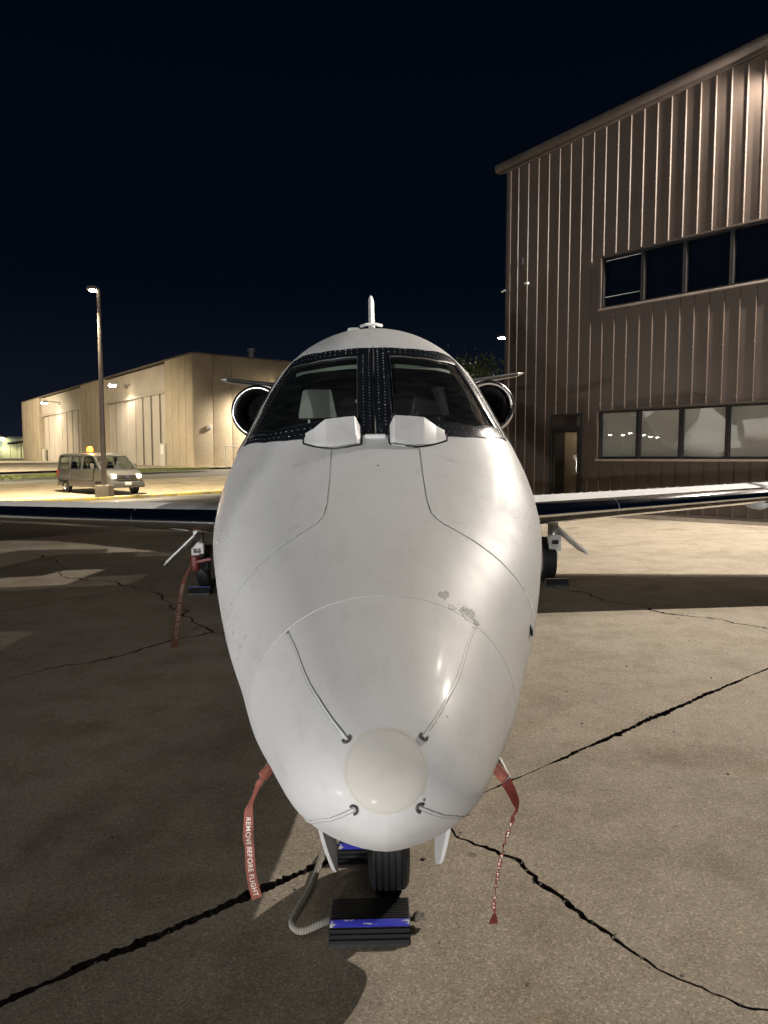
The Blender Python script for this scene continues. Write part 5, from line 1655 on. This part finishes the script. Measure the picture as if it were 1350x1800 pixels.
def pillar(x0b, x1b, x0t, x1t, sd, th=.05):
    yb, yt = .965 * sd, .85 * sd
    return MB().add([(x0b, yb, ZB), (x1b, yb, ZB), (x1t, yt, 1.95), (x0t, yt, 1.95), (x0b, yb - th * sd, ZB), (x1b, yb - th * sd, ZB), (x1t, yt - th * sd, 1.95), (x0t, yt - th * sd, 1.95)], [(0, 1, 2, 3), (7, 6, 5, 4), (0, 4, 5, 1), (1, 5, 6, 2), (2, 6, 7, 3), (3, 7, 4, 0)])
for sd in (1, -1):
    mb = MB()
    for q in ((-2.68, -2.50, -2.64, -2.46), (-1.36, -1.20, -1.34, -1.18), (-.12, .10, -.10, .12), (1.80, 1.96, .98, 1.10)):
        p = pillar(*q, sd); mb.add(p.v, p.f)
    mb.build('pillars', M_VAN, van)
    for (q, nm) in (((-2.50, -1.36, -2.46, -1.34), 'side_window'), ((-1.20, -.12, -1.18, -.10), 'side_window'), ((.10, 1.80, .12, .98), 'door_window')):
        p = pillar(*q, sd, th=.008); p.build(nm, M_VGL, van, flat=True)
    mb = MB().add([(.14, sd * .985, .55), (1.22, sd * .985, .55), (1.24, sd * .98, 1.24), (.14, sd * .98, 1.24)], [(0, 1, 2, 3)])
    mb = MB().tube([(.12, sd * 1.0, .5), (.12, sd * .985, 1.26)], .008, 4).tube([(1.28, sd * 1.0, .72), (1.30, sd * .985, 1.24)], .008, 4).tube([(-1.25, sd * 1.0, .5), (-1.25, sd * .985, 1.26)], .008, 4)
    mb.build('door_gap', M_TRIM, van)
    MB().span((-2.6, sd * .97 - .0, .66), (2.0, sd * 1.012, .74)).build('rub_strip', M_TRIM, van, bevel=.01)
    MB().box((-.30, sd * 1.0, 1.08), (.22, .04, .05)).build('door_handle', M_TRIM, van, bevel=.01)
    MB().box((1.42, sd * 1.12, 1.40), (.12, .18, .30)).tube([(1.40, sd * .93, 1.32), (1.42, sd * 1.1, 1.34)], .03, 6).build('mirror', M_TRIM, van, bevel=.03)
    for cx in (-1.72, 1.72):
        w_ = empty('wheel', (cx, sd * .90, .34)); w_.parent = van
        MB().lathe([(.19, -.10), (.30, -.11), (.34, -.07), (.34, .07), (.30, .11), (.19, .10)], 28, Matrix.Rotation(R(90), 4, 'X')).build('tyre', M_RUBBER, w_, sharp=40)
        MB().lathe([(0, -.06), (.06, -.07), (.10, -.04), (.19, -.06), (.20, -.095), (.20, .095), (.19, .06), (.10, .04), (.06, .07), (0, .06)], 24, Matrix.Rotation(R(90), 4, 'X')).build('rim', M_STEEL, w_, sharp=40)
    hl = MB().add([(2.36, sd * .86, .86), (2.63, sd * .56, .84), (2.56, sd * .52, 1.02), (2.30, sd * .84, 1.06), (2.42, sd * .88, .86), (2.70, sd * .58, .84), (2.62, sd * .53, 1.02), (2.36, sd * .86, 1.06)], [(4, 5, 6, 7), (0, 1, 5, 4), (1, 2, 6, 5), (2, 3, 7, 6), (3, 0, 4, 7)]).build('headlight', emit('headlight_glow', (1, .85, .6), 4), van)
    MB().lathe([(0, .02), (.07, .015), (.085, 0)], 14, Matrix.Translation((2.68, sd * .66, .93)) @ Matrix.Rotation(R(90), 4, 'Y')).build('headlamp_bulb', emit('headlight_hot', (1, .92, .75), 22), hl)
    MB().box((-2.72, sd * .90, 1.05), (.05, .12, .38)).build('tail_light', simple('red_lens', (.3, .01, .01), .2), van, bevel=.01)
# windscreen, hood lip, grille, bumper, plate
MB().add([(1.94, -.88, 1.26), (1.94, .88, 1.26), (1.06, .80, 1.96), (1.06, -.80, 1.96)], [(0, 1, 2, 3)]).build('windscreen', M_VGL, van, flat=True)
MB().add([(-2.69, -.86, 1.28), (-2.69, .86, 1.28), (-2.66, .8, 1.95), (-2.66, -.8, 1.95)], [(0, 1, 2, 3)]).build('rear_window', M_VGL, van, flat=True)
MB().tube([(1.96, -.9, 1.275), (1.96, .9, 1.275)], .02, 6).build('cowl', M_TRIM, van)
gr = MB().box((2.66, 0, .86), (.08, .98, .26)).build('grille', simple('grille_dark', (.03, .03, .03), .4), van, bevel=.02)
for k in range(3): MB().box((2.71, 0, .78 + .08 * k), (.02, .94, .022)).build('grille_bar', M_STEEL, gr)
MB().lathe([(0, .02), (.10, .015), (.105, 0)], 18, Matrix.Translation((2.705, 0, .88)) @ Matrix.Rotation(R(90), 4, 'Y') @ Matrix.Diagonal((.55, 1, 1, 1))).build('badge', simple('badge_blue', (.05, .07, .16), .3), gr)
MB().box((2.60, 0, .52), (.34, 1.82, .30), taper=(.9, .97)).build('front_bumper', M_TRIM, van, bevel=.05)
MB().box((2.785, 0, .56), (.02, .34, .17)).build('number_plate', simple('plate_white', (.6, .6, .58), .5), van, bevel=.004)
MB().box((-2.70, 0, .48), (.18, 1.86, .22)).build('rear_bumper', M_TRIM, van, bevel=.04)
MB().box((0, 0, .42), (4.9, 1.5, .10)).build('underbody', M_DARK, van)
for x in (1.0, .1, -.85, -1.75):
    for y in ((-.45, .45) if x > 0.5 else (-.5, .0, .5)):
        s_ = MB().box((x, y, 1.22), (.12, .40, .50), taper=(.8, .85)).box((x, y, 1.56), (.10, .24, .16), taper=(.8, .8)).build('seat', simple('seat_cloth', (.06, .06, .065), .9), van, bevel=.03)
MB().tube([(1.28, .45, 1.22), (1.24, .62, 1.32), (1.18, .45, 1.44), (1.24, .28, 1.32), (1.28, .45, 1.22)], .02, 6).build('steering_wheel', M_DARK, van)
MB().box((1.5, 0, 1.24), (.4, 1.7, .12)).build('dashboard', M_DARK, van, bevel=.03)
bc = MB().lathe([(.15, 0), (.15, .06), (.0, .06)], 16, Matrix.Translation((-.3, -.35, 2.10))).build('beacon', M_TRIM, van)
MB().lathe([(.16, .06), (.155, .22), (.10, .31), (0, .33)], 16, Matrix.Translation((-.3, -.35, 2.10))).build('beacon_dome', emit('amber_glow', (1, .22, .02), 3.2), bc)
vm = Matrix.Translation(van.location) @ Matrix.Rotation(van.rotation_euler.z, 4, 'Z')
lamp('beacon_light', 'POINT', vm @ Vector((-.3, -.35, 2.62)), 320, (1, .35, .05), .1)
for sd in (1, -1):
    p = vm @ Vector((2.85, sd * .66, .90)); q = vm @ Vector((12, sd * 1.0, -.1))
    lamp('headlamp_beam', 'SPOT', p, 700, (1, .9, .7), .06, target=q, angle=70, blend=.8)

# ------------------------------------------------------------------ tree behind the corner
def tree(x, y, h, label, seed, nleaf=5200, spread=2.4):
    rnd = random.Random(seed); z0 = gz(x, y)
    root = empty('tree', (x, y, z0)); tag(root, label, 'tree')
    mb = MB().tube([(0, 0, -.1), (.05, 0, h * .25), (.0, .1, h * .5), (.1, 0, h * .8)], [.22, .17, .12, .05], 9)
    ends = []
    for i in range(13):
        a = rnd.uniform(0, 6.28); zz = h * rnd.uniform(.25, .7); L_ = spread * rnd.uniform(.6, 1.15)
        e_ = Vector((math.cos(a) * L_, math.sin(a) * L_, zz + h * rnd.uniform(.1, .34)))
        mb.tube([(0, 0, zz), e_ * .5 + Vector((0, 0, zz * .55)), e_], [.07, .045, .015], 6); ends.append(e_)
    mb.build('trunk', simple('bark', (.06, .045, .03), .9, bmp=.5), root)
    mb = MB()
    for i in range(nleaf):
        e_ = rnd.choice(ends)
        c = e_ + Vector((rnd.gauss(0, .48), rnd.gauss(0, .48), rnd.gauss(0, .36)))
        s_ = rnd.uniform(.06, .13); n_ = Vector((rnd.gauss(0, 1), rnd.gauss(0, 1), rnd.gauss(.6, 1))).normalized()
        u = n_.orthogonal().normalized(); v_ = n_.cross(u)
        mb.add([c - u * s_, c + v_ * s_ * .5, c + u * s_, c - v_ * s_ * .5], [(0, 1, 2, 3)])
    m, nt, b = new_mat('foliage'); n1 = noise(nt, 1.6, 3)
    r1 = ramp(nt, n1.outputs[0], [(.3, (.035, .05, .014)), (.7, (.10, .12, .035))]); nt.links.new(r1.outputs[0], b.inputs['Base Color']); b.inputs['Roughness'].default_value = .7
    mb.build('crown', m, root, flat=True)
tree(6.2, 43.0, 6.6, 'leafy green tree behind the brown building corner under a street lamp', 3)
tree(4.2, 52.0, 6.4, 'darker tree farther back, hidden mostly by the cockpit roof', 5, 4200)

# ------------------------------------------------------------------ far left: sheds, lights and mast beyond the hangar
def zfar(x, y): return gz(x, y)
yb = 165
shed = empty('terminal_shed', (-92, yb, zfar(-92, yb))); tag(shed, 'low pale shed lit yellow-green far beyond the hangar', 'building')
M_SHED = simple('shed_wall', (.30, .30, .22), .8, scale=.2)
for i in range(8): MB().span((-14 + i * 3.5 + .04, 0, 0), (-14 + (i + 1) * 3.5 - .04, 8, 4.6)).build('wall_panel', M_SHED, shed, flat=True)
MB().span((-14.4, -.4, 4.62), (14.4, 8.4, 5.0)).build('roof', simple('shed_roof', (.12, .12, .11), .8), shed)
for i, (dx) in enumerate((4.3, 10.6)):
    f = MB().box((dx, -.7, 4.75), (.9, .7, .4)).build('floodlight', M_GREY, shed, bevel=.05)
    MB().lathe([(0, -.25), (.4, -.2), (.55, 0), (0, .05)], 14, Matrix.Translation((dx, -1.0, 4.5))).build('lens', emit('shed_lamp', (1, .9, .45), 40), f)
    lamp('shed_light', 'SPOT', Vector((-92 + dx, yb - 1.6, zfar(-92, yb) + 4.2)), 2600, (1, .93, .5), .3, target=(-92 + dx, yb - 4, 0), angle=165)
sg = MB().box((0, 0, 0), (5.0, .3, 1.6), taper=(.9, 1)).build('lit_sign', emit('blue_sign_glow', (.06, .38, 1.0), 2.2)); sg.location = (-90.4, yb - 2.5, zfar(-90, yb) + 3.6)
tag(sg, 'glowing blue sign on the far shed at the edge of the view', 'sign')
mast = empty('radio_mast', (-88.5, 176, zfar(-88.5, 176))); tag(mast, 'thin dark mast with a red warning light behind the far shed', 'mast')
MB().tube([(0, 0, 0), (0, 0, 8.1)], [.12, .05], 6).build('pole', M_GREY, mast)
MB().lathe([(0, .45), (.24, .3), (.3, 0), (0, -.05)], 12, Matrix.Translation((0, 0, 8.1))).build('warning_light', emit('red_glow', (1, .05, .03), 18), mast)
for i, (dx, dz) in enumerate(((0, 0),)):
    fx0, fy = -71.5, 128
    chain_fence((fx0 - 9, fy), (fx0 + 11, fy + 2), 2.3, 'dark fence with posts in front of the far shed', 11)
tr = empty('boarding_stair_truck', (-66.5, 133, zfar(-66.5, 133))); tag(tr, 'dark raised canopy on legs standing by the far hangar end', 'canopy')
MB().add([(-3.2, -1, 3.1), (3.2, -1, 4.0), (3.2, 1, 4.0), (-3.2, 1, 3.1), (-3.2, -1, 2.8), (3.2, -1, 3.7), (3.2, 1, 3.7), (-3.2, 1, 2.8)], [(0, 1, 2, 3), (7, 6, 5, 4), (0, 4, 5, 1), (1, 5, 6, 2), (2, 6, 7, 3), (3, 7, 4, 0)]).build('roof', M_DARK, tr)
for x in (-1.2, 1.6): MB().tube([(x, 0, 0), (x, 0, 3.0 + .14 * x)], .09, 6).build('leg', M_DARK, tr)

# ------------------------------------------------------------------ behind the viewer: vans and posts added to light the nose, and distant lamps
def added_van(x, y, power, label, tgt):  # unseen van added to carry fill light for the jet
    c = copy_tree(van)
    c.location = (x, y, gz(x, y))
    ang = math.atan2(tgt[1] - y, tgt[0] - x)
    c.rotation_euler = (0, 0, ang)
    tag(c, label)
    c['group'] = 'vans'
    mt = Matrix.Translation(c.location) @ Matrix.Rotation(ang, 4, 'Z')
    bar = MB().box((2.80, 0, 1.62), (.12, 1.3, .12)).tube([(2.72, -.4, .9), (2.80, -.4, 1.6)], .03, 6).tube([(2.72, .4, .9), (2.80, .4, 1.6)], .03, 6).build('added_light_bar', M_TRIM, c, bevel=.01)
    for sd in (1, -1):
        MB().box((2.866, sd * .38, 1.62), (.012, .42, .09)).build('lens', emit('fill_lens', (1, .96, .9), 30), bar)
        p = mt @ Vector((3.0, sd * .38, 1.62))
        lamp('fill_beam', 'SPOT', p, power / 2, (1, .975, .945), .16, target=tgt, angle=80, blend=.5)
van['group'] = 'vans'
added_van(-8.5, -30, FILL_A_W, 'silver van added unseen behind the viewer, its bumper lamps filling in the nose of the jet', (1.0, 10, 2.2))
added_van(-26, -15, FILL_B_W, 'silver van added farther off behind the viewer, its bumper fill lamps shining across the wing', (0, 8, 2.2))
for x, y, z, where in ((-70.6, 3.05, 4.36, 'first'), (-75.2, .59, 4.49, 'second'), (-65.2, 1.73, 4.39, 'third'), (-79.5, -3.08, 4.61, 'fourth'), (-72.5, -2.28, 4.18, 'fifth'), (-84.0, -5.99, 4.41, 'last')):
    lamp_post(x + .3, y, z + .36, 'distant apron lamp, %s of the six mirrored left to right in the lower windows' % where, base=False, glow=150, group='distant apron lamps seen only in reflection', head=.6)
lamp_post(-2.7, -5.2, 10.0, 'lamp post added behind the viewer to put a glint on the nose cap', power=90, tgt=(0, .5, -1), col=(1, .95, .88), glow=26, head=.6)  # unseen post, added for a highlight on the nose cap
lamp_post(2.5, -5.2, 10.0, 'second lamp post added behind the viewer for a glint, nearer the brown building', power=90, tgt=(0, .5, -1), col=(1, .95, .88), glow=26, head=.6)  # added as the partner highlight on the cap
